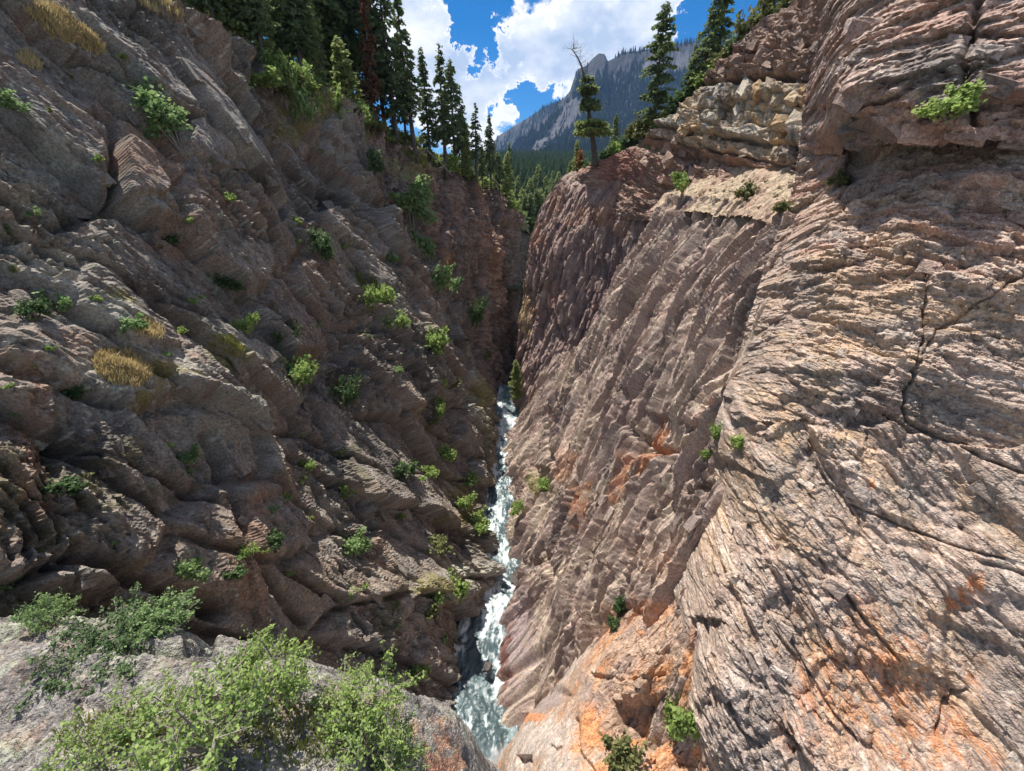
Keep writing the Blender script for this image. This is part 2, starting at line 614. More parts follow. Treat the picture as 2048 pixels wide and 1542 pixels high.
def hit(u, v, names=None, tol=7):
    """the nearest rock seen at a photo point: position, colour, wall"""
    best = None
    for nm, w in WALLS.items():
        if names and nm not in names: continue
        m = np.where((np.abs(w.fu - u) < tol) & (np.abs(w.fv - v) < tol))[0]
        if not len(m): continue
        zmin = w.fz[m].min()
        m = m[w.fz[m] < zmin + 0.8]
        j = m[np.argmin(np.hypot(w.fu[m] - u, w.fv[m] - v))]
        if best is None or w.fz[j] < best[0]:
            best = (w.fz[j], w.fp[j], w.fc[j], w)
    if best is None and tol < 60:
        return hit(u, v, names, tol * 2)
    return best


def mixc(a, b, f):
    return a * (1 - f[..., None]) + np.asarray(b, float) * f[..., None]


def solid(shape, c):
    return np.ones(shape + (3,)) * np.asarray(c, float)


def patch(w, C, u, v, ru, rv, c, k, seed, rot=0.0):
    """a lichen or stain patch with a ragged edge"""
    ca, sa = math.cos(rot), math.sin(rot)
    du, dv = w.U - u, w.V - v
    e = np.hypot((du * ca + dv * sa) / ru, (-du * sa + dv * ca) / rv) + 0.9 * fbm(w.s * 1.3, w.t * 1.3, seed, 5, .65)
    return mixc(C, c, k * sstep(-e, -1.1, -0.5))


# ------------------------------------------------------------------ left cliff, near
LW = Wall('cliff_left', (0.86, -0.22, 0.46), [
    (0, 0, 22), (0, 400, 15.5), (0, 771, 11.8), (0, 1100, 8.6), (0, 1220, 8.0), (350, 0, 32), (250, 200, 25), (510, 100, 36),
    (300, 500, 20), (300, 900, 14), (500, 700, 22), (600, 400, 32), (690, 200, 45), (690, 380, 44), (790, 440, 44.5),
    (900, 690, 45), (985, 840, 45), (700, 600, 33), (800, 800, 32), (700, 1000, 21), (500, 1100, 14), (800, 1250, 18),
    (900, 1000, 31), (985, 960, 39), (988, 1060, 33), (995, 1140, 28), (900, 1190, 20.5), (962, 1255, 22.4), (938, 1290, 20.9), (926, 1345, 19.0), (926, 1400, 17.4), (905, 1350, 18.2),
    (150, 650, 14.5), (420, 950, 16), (600, 850, 23.5), (520, 160, 36.5), (200, 1150, 10), (400, 1250, 11.5), (650, 1300, 14),
    (725, 215, 53), (735, 380, 54), (832, 440, 55), (935, 690, 55), (1005, 840, 53)],
    [(-26, 2, 34), (-24, -4, 30), (-14, -4, 20), (-6, 4, 4), (-4, 10, 0), (-3.6, 20, -2), (-2.2, 35, -1), (-1.8, 45, 1.5),
     (-20.5, 32, 42.0), (-22.0, 38, 41.5), (-20, 46, 41)], soft=1.2, along=(280, 430, 520, 640))
LW.grid(700, 800, (1, 0, 0, 1.0))
p, q = LW.pq(280, 430, 520, 640)
p2, q2 = LW.pq(650, 550, 880, 1000)
s, t = LW.s, LW.t
low = sstep(LW.V, 500, 900)                       # beds steepen towards the creek
dom = (LW.V + 160 * fbm(s / 4, t / 4, 13, 3) + .25 * (LW.U - 400)) > 720
P_, Q_ = np.where(dom, p2, p), np.where(dom, q2, q)
Q_ = Q_ + .35 * fbm(s / 2.5, t / 2.5, 14, 3)
d = LW.d + 0.9 * fbm(s / 9, t / 9, 11, 3) + 0.35 * fbm(s / 3, t / 3, 12, 3)
fA, hA = flake(p, q, 7.5, 3.0, 21, 1.3, -0.35, 0.55)
fB, hB = flake(P_, Q_, 2.8, 0.9, 31, 1.4, -0.55, 0.55)
fC, hC = flake(P_, Q_, 0.9, 0.32, 41, 1.4, -0.55, 0.4)
fD, hD = flake(P_, Q_, 0.32, 0.15, 51, 1.4, -0.4, 0.4)
rough = 0.28 + 0.92 * sstep(fbm(s / 6 + 7, t / 6, 61, 3), -0.2, 0.4)
# smooth slab areas of the upper face
for pts in ([(235, 230), (330, 255), (375, 330), (315, 400), (250, 395), (232, 330)],
            [(600, 440), (780, 450), (880, 690), (800, 640), (690, 560)], [(300, 90), (520, 110), (530, 330), (330, 300)]):
    rough *= 1 - 0.62 * sstep(poly_sd(LW.U, LW.V, pts), -8, 22)
d = d + 1.5 * fA + rough * (0.76 * fB + 0.45 * fC + 0.21 * fD + 0.05 * fbm(s * 4, t * 4, 71, 3))
# the clefts between buttresses, the rusty slab and the long joints
for pts, off, soft_ in (
        ([(512, 70), (522, 190), (585, 370), (640, 425), (692, 395), (700, 180), (600, 90)], -1.3, 8),
        ([(235, 230), (330, 255), (375, 330), (315, 400), (250, 395), (232, 330)], 0.45, 4),
        ([(205, 200), (232, 225), (232, 330), (250, 395), (330, 440), (330, 470), (215, 400)], -0.7, 10),
        ([(380, 250), (470, 285), (478, 330), (420, 345), (365, 300)], 0.4, 4),
        ([(150, 560), (330, 640), (345, 700), (240, 690), (150, 620)], 0.4, 6),
        ([(200, 740), (420, 800), (540, 860), (560, 980), (470, 1010), (330, 960), (230, 850)], 0.55, 14),
        ([(-200, 640), (60, 660), (130, 760), (40, 1010), (-200, 1010)], 0.5, 25),
        ([(860, 1150), (960, 1120), (1010, 1165), (915, 1195), (880, 1250), (760, 1210)], 0.4, 10),
        ([(900, 1205), (1005, 1180), (960, 1260), (930, 1420), (860, 1420), (870, 1290)], -0.35, 12),
        ([(700, 600), (760, 640), (800, 700), (960, 1010), (900, 1000), (760, 760)], -0.45, 12),
        ([(0, 150), (200, 215), (215, 420), (60, 330), (0, 300)], -0.25, 10)):
    d = d + off * sstep(poly_sd(LW.U, LW.V, pts), -soft_, soft_)
wob = 9 * fbm(s / 0.9, t / 0.9, 81, 4)
for pts, wid, dep in (
        ([(232, 260), (228, 330), (240, 392), (290, 425), (340, 440), (420, 500)], 5, 0.9),
        ([(150, 110), (260, 180), (330, 205), (400, 235), (470, 300)], 4, 0.55),
        ([(520, 110), (535, 220), (580, 330), (600, 410)], 6, 1.2),
        ([(480, 350), (560, 480), (640, 600), (760, 820), (830, 960)], 4, 0.7),
        ([(395, 880), (440, 980), (480, 1080), (540, 1180), (600, 1240)], 10, 0.7),
        ([(690, 380), (760, 430), (810, 520), (870, 640)], 4, 0.5),
        ([(560, 700), (640, 860), (740, 1010)], 7, 0.7), ([(100, 880), (250, 940), (420, 1010)], 4, 0.5),
        ([(0, 1180), (120, 1120), (300, 1180), (420, 1230)], 16, 1.2), ([(820, 520), (900, 640), (960, 760)], 4, 0.5)):
    dd = seg_dist(LW.U + wob, LW.V + wob * .7, pts)
    d = d - 1.5 * dep * np.exp(-(dd / wid) ** 2)
LW.d = d + .3 * sstep(LW.V, 1080, 1180) - .25 * sstep(-LW.V, -1060, -1000) * sstep(LW.U, 900, 960)
n1 = fbm(s / 3.5, t / 3.5, 101, 5, .6); n2 = fbm(P_ / 1.2, Q_ / .35, 102, 4, .65); n3 = vnoise(s * 9, t * 9, 103); n4 = fbm(s / 1.1, t / 1.1, 104, 4, .7)
C = solid(s.shape, (0.245, 0.200, 0.175))
C = mixc(C, (0.285, 0.200, 0.155), sstep(n1, 0.0, 0.45) * .7)
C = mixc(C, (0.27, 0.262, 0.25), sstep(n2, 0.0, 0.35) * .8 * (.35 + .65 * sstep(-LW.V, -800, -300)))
C = mixc(C, (0.12, 0.10, 0.088), sstep(-n1, 0.1, 0.5) * .8)
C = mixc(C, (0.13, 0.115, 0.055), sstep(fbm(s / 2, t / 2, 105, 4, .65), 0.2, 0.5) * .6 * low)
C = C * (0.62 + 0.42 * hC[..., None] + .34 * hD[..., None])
for i, (u, v, ru, rv, k) in enumerate([(300, 320, 75, 85, .9), (480, 1090, 60, 130, .8), (215, 215, 45, 30, .7), (620, 660, 60, 60, .5), (345, 470, 70, 40, .6),
                                       (150, 720, 40, 60, .6), (560, 930, 60, 90, .4), (50, 880, 40, 160, .8), (640, 520, 60, 70, .5), (420, 400, 60, 40, .6),
                                       (100, 30, 70, 25, .5), (330, 760, 60, 70, .4), (500, 400, 60, 50, .4)]):
    C = patch(LW, C, u, v, ru, rv, (0.32, 0.20, 0.145), k, 200 + i)
for i, (u, v, ru, rv, k) in enumerate([(250, 760, 140, 70, .55), (430, 860, 160, 90, .45), (80, 330, 110, 70, .5), (210, 630, 80, 40, .6), (110, 520, 90, 60, .4), (450, 690, 90, 60, .4), (930, 1150, 70, 40, .5), (480, 290, 60, 60, .4),
                                       (950, 780, 30, 80, .6)]):
    C = patch(LW, C, u, v, ru, rv, (0.42, 0.39, 0.34), k * 1.1, 230 + i)
for i, (u, v, ru, rv) in enumerate([(235, 600, 40, 25), (440, 720, 50, 40), (300, 760, 60, 30), (640, 200, 60, 25), (260, 815, 30, 20), (860, 1170, 60, 30), (930, 1010, 30, 60), (600, 240, 50, 30), (960, 790, 25, 50)]):
    C = patch(LW, C, u, v, ru, rv, (0.23, 0.20, 0.045), .65, 260 + i)
spk = sstep(n3, 0.80, 0.93) * sstep(n4, -0.1, 0.25)
C = mixc(C, (0.55, 0.53, 0.47), spk * .85)
spk2 = sstep(vnoise(s * 5 + 3, t * 5, 107), 0.82, 0.95) * sstep(fbm(s / 4, t / 4, 108, 3), -.1, .3)
C = mixc(C, (0.40, 0.41, 0.36), spk2 * .6)
Ud, Vd, _ = project(LW.point(LW.d))
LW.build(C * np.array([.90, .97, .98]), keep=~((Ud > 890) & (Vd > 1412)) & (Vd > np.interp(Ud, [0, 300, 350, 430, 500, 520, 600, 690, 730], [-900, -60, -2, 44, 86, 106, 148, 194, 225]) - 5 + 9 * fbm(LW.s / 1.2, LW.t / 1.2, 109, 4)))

# ------------------------------------------------------------------ left cliff, far
LF = Wall('cliff_left_far', (0.80, -0.52, 0.30), [
    (700, 215, 53), (800, 300, 57), (820, 400, 54), (840, 480, 53.5), (900, 650, 54), (985, 790, 53.5), (900, 345, 66), (890, 420, 61), (960, 420, 68), (1000, 388, 75), (1050, 440, 82),
    (1055, 520, 80), (1060, 600, 77), (980, 550, 66), (990, 480, 70), (940, 560, 60), (950, 700, 56), (985, 700, 58), (1020, 760, 63), (1000, 640, 64), (1010, 560, 72), (1003, 500, 71)],
    [(-1.5, 55, 2), (-0.5, 62, 2.5), (2, 75, 3), (3, 85, 10), (4, 95, 25), (-17, 48, 36)], soft=1.0)
LF.grid(230, 330, (1, 1, 1, .5))
s, t = LF.s, LF.t
p, q = LF.pq(960, 430, 960, 700)
f1_, h1_ = flake(p, q, 9, 2.6, 301, 1.2, 0.4, .4)
f2_, h2_ = flake(p, q, 3, 1.0, 311, 1.3, 0.3, .4)
f3_, h3_ = flake(q, p, .9, .45, 321, 1.3, 0.3, .4)
d = LF.d + 0.7 * fbm(s / 6, t / 6, 331, 3) + 1.0 * f1_ + .7 * f2_ + .36 * f3_
for pts, off, sf in (([(880, 470), (925, 450), (930, 560), (900, 620), (880, 560)], .6, 5), ([(965, 470), (995, 470), (1000, 620), (970, 640)], .7, 4),
                     ([(1000, 440), (1060, 450), (1060, 640), (1005, 640)], -1.2, 6)):
    d = d + off * sstep(poly_sd(LF.U, LF.V, pts), -sf, sf)
LF.d = d
C = solid(s.shape, (0.225, 0.165, 0.135))
C = mixc(C, (0.32, 0.20, 0.145), sstep(fbm(s / 4, t / 9, 341, 4, .6), -.05, .4) * .8)
C = mixc(C, (0.13, 0.11, 0.10), sstep(fbm(s / 1.5, t / 7, 342, 4, .6), .05, .4) * .8)
C = patch(LF, C, 890, 560, 22, 60, (0.34, 0.17, 0.08), .8, 343)
C = patch(LF, C, 985, 540, 16, 80, (0.31, 0.19, 0.12), .8, 344)
C = patch(LF, C, 820, 340, 70, 30, (0.28, 0.25, 0.1), .6, 345)
C = C * (0.62 + .5 * h3_[..., None] + .26 * h2_[..., None]) * np.array([.95, 1, 1.02])
RIM_LF = [(640, 160), (700, 212), (800, 292), (900, 347), (1000, 388), (1050, 436), (1062, 470), (1100, 480)]
LF.build(C, keep=LF.V > np.interp(LF.U, [a for a, b in RIM_LF], [b for a, b in RIM_LF]) - 4 + 5 * fbm(s, t, 346, 3))

# ------------------------------------------------------------------ right cliff, ribbed main face
def r2(u, v):
    dd = ray(u, v); tt = 13.5 / (dd[0] - 0.4333 * dd[2]); return (u, v, dd[1] * tt)
RW = Wall('cliff_right', (-0.90, -0.03, 0.42),
    [r2(*c) for c in [(1150, 1100), (1100, 1300), (1250, 1250), (1300, 1050), (1450, 1000), (1200, 800), (1400, 700), (1500, 800),
                      (1200, 950), (1340, 850), (1560, 620), (1300, 600), (1480, 560), (1150, 1350), (1350, 1200), (1450, 1150), (1400, 1300), (1100, 850), (1090, 1000)]] +
    [(1340, 405, 42), (1480, 415, 30.5), (1600, 445, 22.5), (1660, 460, 20.5), (1250, 560, 40), (1150, 700, 42), (1075, 800, 44), (1040, 850, 45.5),
     (1034, 1000, 34), (1034, 950, 36.5), (1020, 1000, 36.2), (1010, 950, 39.3), (1013, 900, 42.6), (1020, 860, 46), (1032, 1050, 32), (1012, 1050, 33.2), (1022, 1150, 27.6), (1016, 1100, 30.2),
     (1000, 1250, 23.3), (994, 1300, 21.2), (1010, 1200, 25.4), (992, 1360, 18.9), (990, 1400, 17.5), (1050, 1390, 17.2), (1600, 700, 17), (1560, 900, 14.5), (1500, 1150, 12)],
    [(-1.2, 36, 0), (-0.5, 28, -1.5), (-0.6, 20, -2), (-0.4, 14, -2), (3.0, 9, -2), (16, 40, 33), (17, 30, 33), (17, 22, 32), (9, 49, 22), (13, 49, 31), (4, 52, 8)], soft=1.0, along=(1400, 460, 1235, 760))
RW.grid(480, 760, (0, 0, 0, 0))
s, t = RW.s, RW.t
p, q = RW.pq(1400, 460, 1235, 760)
q = q + 0.9 * fbm(p / 9, q / 6, 401, 3) + 0.035 * p * p / 10
fA, hA = flake(p, q, 12, 2.0, 411, 1.0, -0.6, .7)
fB, hB = flake(p, q, 8.0, 0.55, 421, 1.1, -0.75, .65)
fE, hE = flake(p, q, 1.6, 1.1, 425, 1.2, -.1, .6)
fC, hC = flake(p, q, 1.5, 0.24, 431, 1.2, -0.6, .3)
fD, hD = flake(p, q, 0.38, 0.16, 441, 1.3, 0.4, .4)
amp = 0.65 + 0.5 * sstep(fbm(p / 6, q / 3, 451, 3), -.3, .3)
amp = amp * (1 - .62 * sstep(RW.V, 1150, 1280) * sstep(-RW.U, -1150, -1060))
d = RW.d + 0.5 * fbm(s / 8, t / 8, 461, 3) + 0.75 * fA + amp * (0.50 * fB + .12 * fE + 0.18 * fC + 0.07 * fD + .03 * fbm(s * 5, t * 5, 471, 3))
for pts, off, sf in (([(1500, 440), (1590, 450), (1530, 600), (1440, 800), (1380, 880), (1420, 700)], -.35, 14),
                     ([(1330, 420), (1370, 430), (1230, 640), (1150, 760), (1180, 690)], .5, 8),
                     ([(1180, 1240), (1260, 1200), (1300, 1260), (1180, 1360), (1130, 1400), (1130, 1330)], -.5, 12),
                     ([(1060, 930), (1100, 940), (1100, 985), (1070, 980)], -.7, 6), ([(1280, 820), (1400, 850), (1330, 920), (1250, 900)], -.5, 8)):
    d = d + off * sstep(poly_sd(RW.U, RW.V, pts), -sf, sf)
wob = 9 * fbm(s / 0.7, t / 0.7, 481, 4)
for pts, wid, dep in (([(1570, 470), (1510, 580), (1450, 700), (1400, 800)], 8, .55), ([(1460, 880), (1420, 960), (1360, 980)], 6, .6), ([(1240, 840), (1290, 900), (1380, 890)], 6, .7),
                      ([(1420, 450), (1350, 560), (1290, 680), (1230, 800)], 4, .45), ([(1500, 620), (1430, 760), (1340, 880)], 5, .5),
                      ([(1200, 1050), (1160, 1180), (1140, 1330)], 5, .45), ([(1270, 1080), (1230, 1180), (1215, 1300)], 7, .6), ([(1045, 1130), (1090, 1110), (1110, 1160)], 8, .7),
                      ([(1130, 1390), (1180, 1370), (1250, 1350), (1310, 1310)], 9, .9), ([(1100, 830), (1090, 880), (1110, 930)], 7, .6), ([(1370, 870), (1320, 1000), (1250, 1130)], 4, .4)):
    dd = seg_dist(RW.U + wob, RW.V + wob * .7, pts)
    d = d - dep * np.exp(-(dd / wid) ** 2)
RW.d = d + .2 * sstep(RW.V, 1080, 1180) - .15 * sstep(-RW.V, -1060, -1000) * sstep(-RW.U, -1100, -1050)
C = solid(s.shape, (0.335, 0.262, 0.228))
n1 = fbm(p / 5, q / 1.6, 491, 4, .6); n2 = fbm(p / 2, q / .4, 492, 4, .65)
C = mixc(C, (0.235, 0.188, 0.180), sstep(n1, -.05, .4) * .8)
C = mixc(C, (0.48, 0.41, 0.33), sstep(n2, -.02, .35) * .8)
C = mixc(C, (0.13, 0.105, 0.10), sstep(-n2, .22, .5) * .75)
C = mixc(C, (0.42, 0.31, 0.27), sstep(fbm(s / 2, t / 2, 494, 3), .1, .5) * .5)
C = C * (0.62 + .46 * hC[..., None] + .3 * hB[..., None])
for i, (u, v, ru, rv, k) in enumerate([(1290, 1250, 55, 60, .75), (1300, 890, 25, 60, .75), (1160, 1010, 20, 50, .6), (1250, 1270, 60, 60, .6), (1330, 1130, 80, 60, .35), (1240, 950, 14, 60, .6), (1130, 930, 20, 50, .4), (1400, 1180, 40, 60, .4)]):
    C = patch(RW, C, u, v, ru, rv, (0.47, 0.20, 0.085), k, 500 + i, .3)
C = patch(RW, C, 1340, 1130, 120, 130, (0.46, 0.36, 0.30), .6, 520)
C = patch(RW, C, 1030, 1270, 40, 120, (0.36, 0.29, 0.30), .8, 521)
C = patch(RW, C, 1010, 1330, 12, 90, (0.16, 0.06, 0.045), .8, 522)
C = patch(RW, C, 1075, 970, 28, 26, (0.25, 0.25, 0.07), .7, 523)
C = mixc(C, (0.55, 0.50, 0.44), sstep(vnoise(s * 8, t * 8, 495), .8, .95) * .55)
SHELF = [(1230, 400), (1330, 398), (1345, 403), (1480, 415), (1600, 445), (1660, 462), (1720, 480)]
def shelf_v(U): return np.interp(U, [a for a, b in SHELF], [b for a, b in SHELF])
NOSE = [(0, 1690), (420, 1690), (500, 1680), (740, 1600), (980, 1560), (1270, 1500), (1320, 1450), (1542, 1460), (1900, 1480)]
def nose_u(V): return np.interp(V, [a for a, b in NOSE], [b for a, b in NOSE])
def diag_u(V): return np.interp(V, [380, 400, 560, 700, 800, 850, 880], [1330, 1330, 1232, 1138, 1058, 1020, 0])
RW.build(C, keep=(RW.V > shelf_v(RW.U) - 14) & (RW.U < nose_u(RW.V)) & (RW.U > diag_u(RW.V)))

# ------------------------------------------------------------------ right buttress beyond the main face
RB = Wall('cliff_buttress', (-0.72, -0.66, 0.22), [
    (1130, 350, 59), (1090, 410, 58.5), (1062, 480, 58), (1058, 560, 58), (1040, 640, 57.5), (1034, 720, 56), (1030, 790, 53), (1028, 830, 51),
    (1345, 405, 47), (1330, 380, 47.5), (1245, 565, 49.5), (1165, 705, 49.5), (1085, 805, 49.5), (1230, 450, 51.5), (1150, 550, 53), (1110, 650, 53), (1220, 370, 55), (1180, 460, 53.5),
    (1285, 450, 49.5), (1100, 560, 55), (1090, 700, 52.5), (1060, 760, 52), (1205, 600, 50), (1130, 420, 56.5), (1070, 640, 55)],
    [(4.0, 68, 25), (9, 70, 33), (3, 70, 15), (2.2, 68, 6), (1, 60, 2), (1, 52, 2), (14, 62, 34), (15, 48, 26), (10, 48.5, 14), (6, 48.5, 6)], soft=.9, along=(1180, 400, 1110, 640))
RB.grid(330, 330, (0, 1.5, 1, .5))
s, t = RB.s, RB.t
p, q = RB.pq(1180, 400, 1110, 640)
q = q + .8 * fbm(p / 7, q / 5, 601, 3)
fA, hA = flake(p, q, 8, 2.0, 611, 1.1, -.4, .3); fB, hB = flake(p, q, 2.6, .6, 621, 1.2, -.5, .35); fC, hC = flake(p, q, .8, .3, 631, 1.3, -.4, .35)
RB.d = RB.d + .6 * fbm(s / 6, t / 6, 641, 3) + .6 * fA + .42 * fB + .2 * fC
C = solid(s.shape, (0.26, 0.185, 0.17))
n2 = fbm(p / 2.4, q / .7, 651, 4, .65)
C = mixc(C, (0.40, 0.32, 0.27), sstep(n2, .05, .4) * .7)
C = mixc(C, (0.15, 0.11, 0.11), sstep(-n2, .1, .45) * .7)
C = mixc(C, (0.33, 0.19, 0.13), sstep(fbm(s / 3, t / 3, 652, 4), .1, .45) * .6)
C = patch(RB, C, 1050, 620, 14, 60, (0.40, 0.30, 0.14), .6, 653)
C = C * (0.75 + .5 * hC[..., None])
RB.build(C)

# ------------------------------------------------------------------ right cliff, bedded upper tier
RU = Wall('cliff_upper_beds', (-0.88, -0.36, 0.28), [
    (1140, 350, 59), (1190, 318, 58), (1220, 372, 54.5), (1250, 285, 54), (1300, 240, 50), (1350, 200, 47), (1400, 155, 44), (1480, 80, 40), (1540, 40, 37), (1600, 0, 34), (1660, -40, 31),
    (1340, 392, 46), (1480, 355, 35), (1560, 355, 30), (1650, 355, 25.5), (1400, 250, 42.5), (1500, 200, 36), (1600, 200, 30), (1600, 100, 31.5), (1340, 300, 46), (1560, 300, 30.8),
    (1660, 250, 26.5), (1700, 150, 26), (1700, 350, 24), (1420, 372, 39.5)],
    [(20, 20, 30.5), (20, 20, 38), (22, 20, 46), (21, 27, 46), (12, 64, 35)], soft=.9)
RU.grid(430, 260, (1, 1.5, 1.0, .0))
s, t = RU.s, RU.t
zz = RU.P[..., 2] - CAMZ
yy = RU.P[..., 1]
wbed = zz - 0.2 * (yy - 30) + 0.35 * fbm(s / 5, t / 9, 701, 3)
p, q = RU.pq(1640, 160, 1390, 165)
d = RU.d + 0.5 * fbm(s / 6, t / 6, 702, 3)
fA, hA = flake(s, wbed, 2.6, 1.7, 711, 1.0, .1, .35, .15)
fB, hB = flake(s, wbed * 1.0, 1.3, .42, 721, 1.2, .3, .35, .2)
fC, hC = flake(s, wbed, .45, .2, 731, 1.3, .2, .35)
lime = sstep(wbed, 2.7, 3.0) * sstep(-wbed, -6.5, -6.2)
redb = sstep(-wbed, -2.9, -2.7)
topb = sstep(wbed, 6.3, 6.5)
d = d + lime * (.3 + .85 * fA + .16 * fB + .08 * fC) + redb * (.35 * fA + .38 * fB + .14 * fC - .2) + topb * (.35 + .5 * fA + .34 * fB + .15 * fC)
for wj, wid, dep in ((6.35, .16, 1.2), (2.85, .14, .9), (1.85, .09, .5), (1.0, .5, 1.0), (4.6, .06, .25), (8.0, .12, .4)):
    d = d - dep * np.exp(-((wbed - wj) / wid) ** 2)
wob = 8 * fbm(s / .6, t / .6, 741, 4)
for pts, wid, dep in (([(1470, 200), (1440, 250), (1410, 275)], 4, .6), ([(1500, 175), (1475, 260)], 3, .5), ([(1345, 175), (1340, 250), (1330, 285)], 4, .6), ([(1400, 170), (1395, 260)], 3, .35), ([(1640, 150), (1600, 230), (1560, 270)], 3, .4),
                      ([(1390, 280), (1370, 340), (1360, 390)], 4, .6), ([(1540, 180), (1520, 250)], 4, .4), ([(1470, 320), (1460, 350)], 5, .5), ([(1560, 320), (1550, 350)], 5, .5)):
    dd = seg_dist(RU.U + wob, RU.V + wob * .6, pts)
    d = d - dep * np.exp(-(dd / wid) ** 2)
RU.d = d
C = solid(s.shape, (0.31, 0.22, 0.175))
C = mixc(C, (0.47, 0.39, 0.285), lime)
C = mixc(C, (0.40, 0.385, 0.345), lime * sstep(fbm(s / 2.5, t / 2.5, 751, 3), -.05, .25) * .9)
C = mixc(C, (0.54, 0.36, 0.18), lime * sstep(fbm(s / 3 + 5, t / 3, 752, 4), .12, .4) * .85)
C = mixc(C, (0.36, 0.235, 0.19), redb * sstep(fbm(s / 2, wbed / .4, 753, 4), -.1, .3) * .9)
C = mixc(C, (0.50, 0.42, 0.32), redb * sstep(wbed, 1.7, 2.2) * .8)
C = mixc(C, (0.16, 0.13, 0.12), sstep(fbm(s / 1.2, t / 3, 754, 4, .65), .16, .45) * .75)
C = C * (0.76 + .48 * hC[..., None])
C = patch(RU, C, 1230, 330, 70, 40, (0.34, 0.165, 0.13), .75, 755)
RIM_R = [(20, 47), (31, 42.2), (34, 41.5), (37, 41.2), (40, 40.9), (44, 38.8), (47, 37.6), (50, 36.7), (54, 35.2), (58, 34.2), (64, 33.4)]
def rim_r(Y): return np.interp(Y, [a for a, b in RIM_R], [b for a, b in RIM_R])
RU.build(C, keep=RU.P[..., 2] < rim_r(RU.P[..., 1]) + .35 * fbm(s / 1.3, t / 1.3, 760, 3))

# ------------------------------------------------------------------ talus shelf on the right
TS = Wall('talus_shelf', (-0.45, -0.1, 0.88), [
    (1335, 385, 46.2), (1345, 402, 42), (1480, 345, 36), (1480, 412, 30.3), (1560, 345, 31), (1600, 442, 22), (1650, 345, 26), (1660, 462, 19.8), (1560, 390, 27), (1420, 390, 37.5), (1400, 405, 36)],
    [(12.6, 43, 28.2), (13.6, 32, 27.8), (13.4, 25, 27.4), (13.2, 19.5, 27.2), (17.5, 30, 31.8), (18, 24, 32), (18.5, 46, 33)], soft=1.0)
TS.grid(190, 110, (0, 0, 0, 0))
s, t = TS.s, TS.t
p, q = TS.pq(1400, 395, 1600, 395)
fA, hA = flake(s, t, .7, .5, 801, 1.2, .1, .3); fB, hB = flake(s, t, .28, .22, 811, 1.3, .1, .3)
TS.d = TS.d + .35 * fbm(s / 3, t / 3, 821, 3) + .16 * fA + .10 * fB
C = solid(s.shape, (0.43, 0.35, 0.255))
C = mixc(C, (0.36, 0.24, 0.19), sstep(fbm(s / 2, t / 2, 831, 4), -.05, .3) * .6)
C = C * (.7 + .6 * hB[..., None])
TS.build(C, keep=TS.V < shelf_v(TS.U) + 22)

# ------------------------------------------------------------------ right cliff, the near slab with its overhang
RN = Wall('cliff_right_near', (-0.51, -0.71, 0.48), [
    (1400, 1542, 8.5), (1385, 1420, 9.0), (1390, 1310, 9.8), (1430, 1270, 10), (1460, 1140, 11.0), (1480, 980, 12.3), (1518, 860, 13.4), (1530, 740, 14.5), (1600, 620, 16), (1620, 500, 17.5), (1640, 430, 18.5),
    (1692, 392, 19.4), (2048, 1542, 6), (2048, 1200, 8.06), (2048, 771, 10.8), (2048, 480, 12.9), (2048, 395, 13.4),
    (1750, 800, 12.1), (1700, 1200, 9.3), (1750, 1450, 7.4), (1800, 550, 13.8), (1750, 395, 17.4), (1900, 385, 14.9), (1820, 400, 15.8),
    (1600, 900, 12.4), (1560, 1200, 10.0), (1900, 1000, 10.2), (1880, 1300, 8.1), (1650, 700, 14.3),
    (1800, 335, 17.6), (1900, 320, 16.4), (2048, 330, 14.8), (1740, 350, 19.2), (1690, 350, 20.6),
    (1352, 1542, 12), (1345, 1400, 12.5), (1375, 1270, 13), (1425, 980, 16.5), (1470, 740, 19.5), (1565, 500, 22.0), (1612, 425, 22.5)],
    [(15.5, 6, 24), (12, 3, 18), (17, 9, 32), (9, 2, 12), (15.5, 21, 34.5), (15.5, 17.5, 35), (17, 14, 35)], soft=.8, reg=.4, along=(1600, 900, 1780, 1200))
RN.grid(640, 780, (0, 0, 0, 0))
s, t = RN.s, RN.t
p, q = RN.pq(1560, 1050, 1760, 1380)
p2, q2 = RN.pq(1700, 340, 1980, 300)
p3, q3 = RN.pq(1640, 620, 1980, 700)
hi = sstep(-RN.V, -640, -430); midb = sstep(-RN.V, -960, -760) * (1 - hi); lo = 1 - hi - midb
zone = RN.V + 70 * fbm(s / 2.2, t / 2.2, 899, 3) + .10 * (1800 - RN.U)
P_ = np.where(zone > 850, p, np.where(zone > 530, p3, p2)); Q_ = np.where(zone > 850, q, np.where(zone > 530, q3, q2))
Q_ = Q_ + .08 * fbm(s / 3.2, t / 3.2, 900, 3)
fA, hA = flake(P_, Q_, 3.6, 1.8, 911, 1.2, .35, .32, .2)
fB, hB = flake(P_, Q_, .9, .40, 921, 1.4, .35, .4)
fE, hE = flake(P_, Q_, 1.7, .95, 925, 1.2, .0, .42, .3)
fC, hC = flake(P_, Q_, .32, .15, 931, 1.5, .35, .4)
fD, hD = flake(P_, Q_, .19, .065, 941, 1.3, .4, .35)
bl, hbl = flake(p2, q2, 1.5, .55, 951, 1.2, .5, .45)
amp = .6 + .6 * sstep(fbm(s / 4, t / 4, 961, 3), -.3, .3)
d = RN.d + .35 * fbm(s / 5, t / 5, 971, 3) + .50 * fA + amp * (.20 * fE + .17 * fB + .085 * fC + .04 * fD) + hi * .42 * bl + .02 * fbm(s * 7, t * 7, 981, 3)
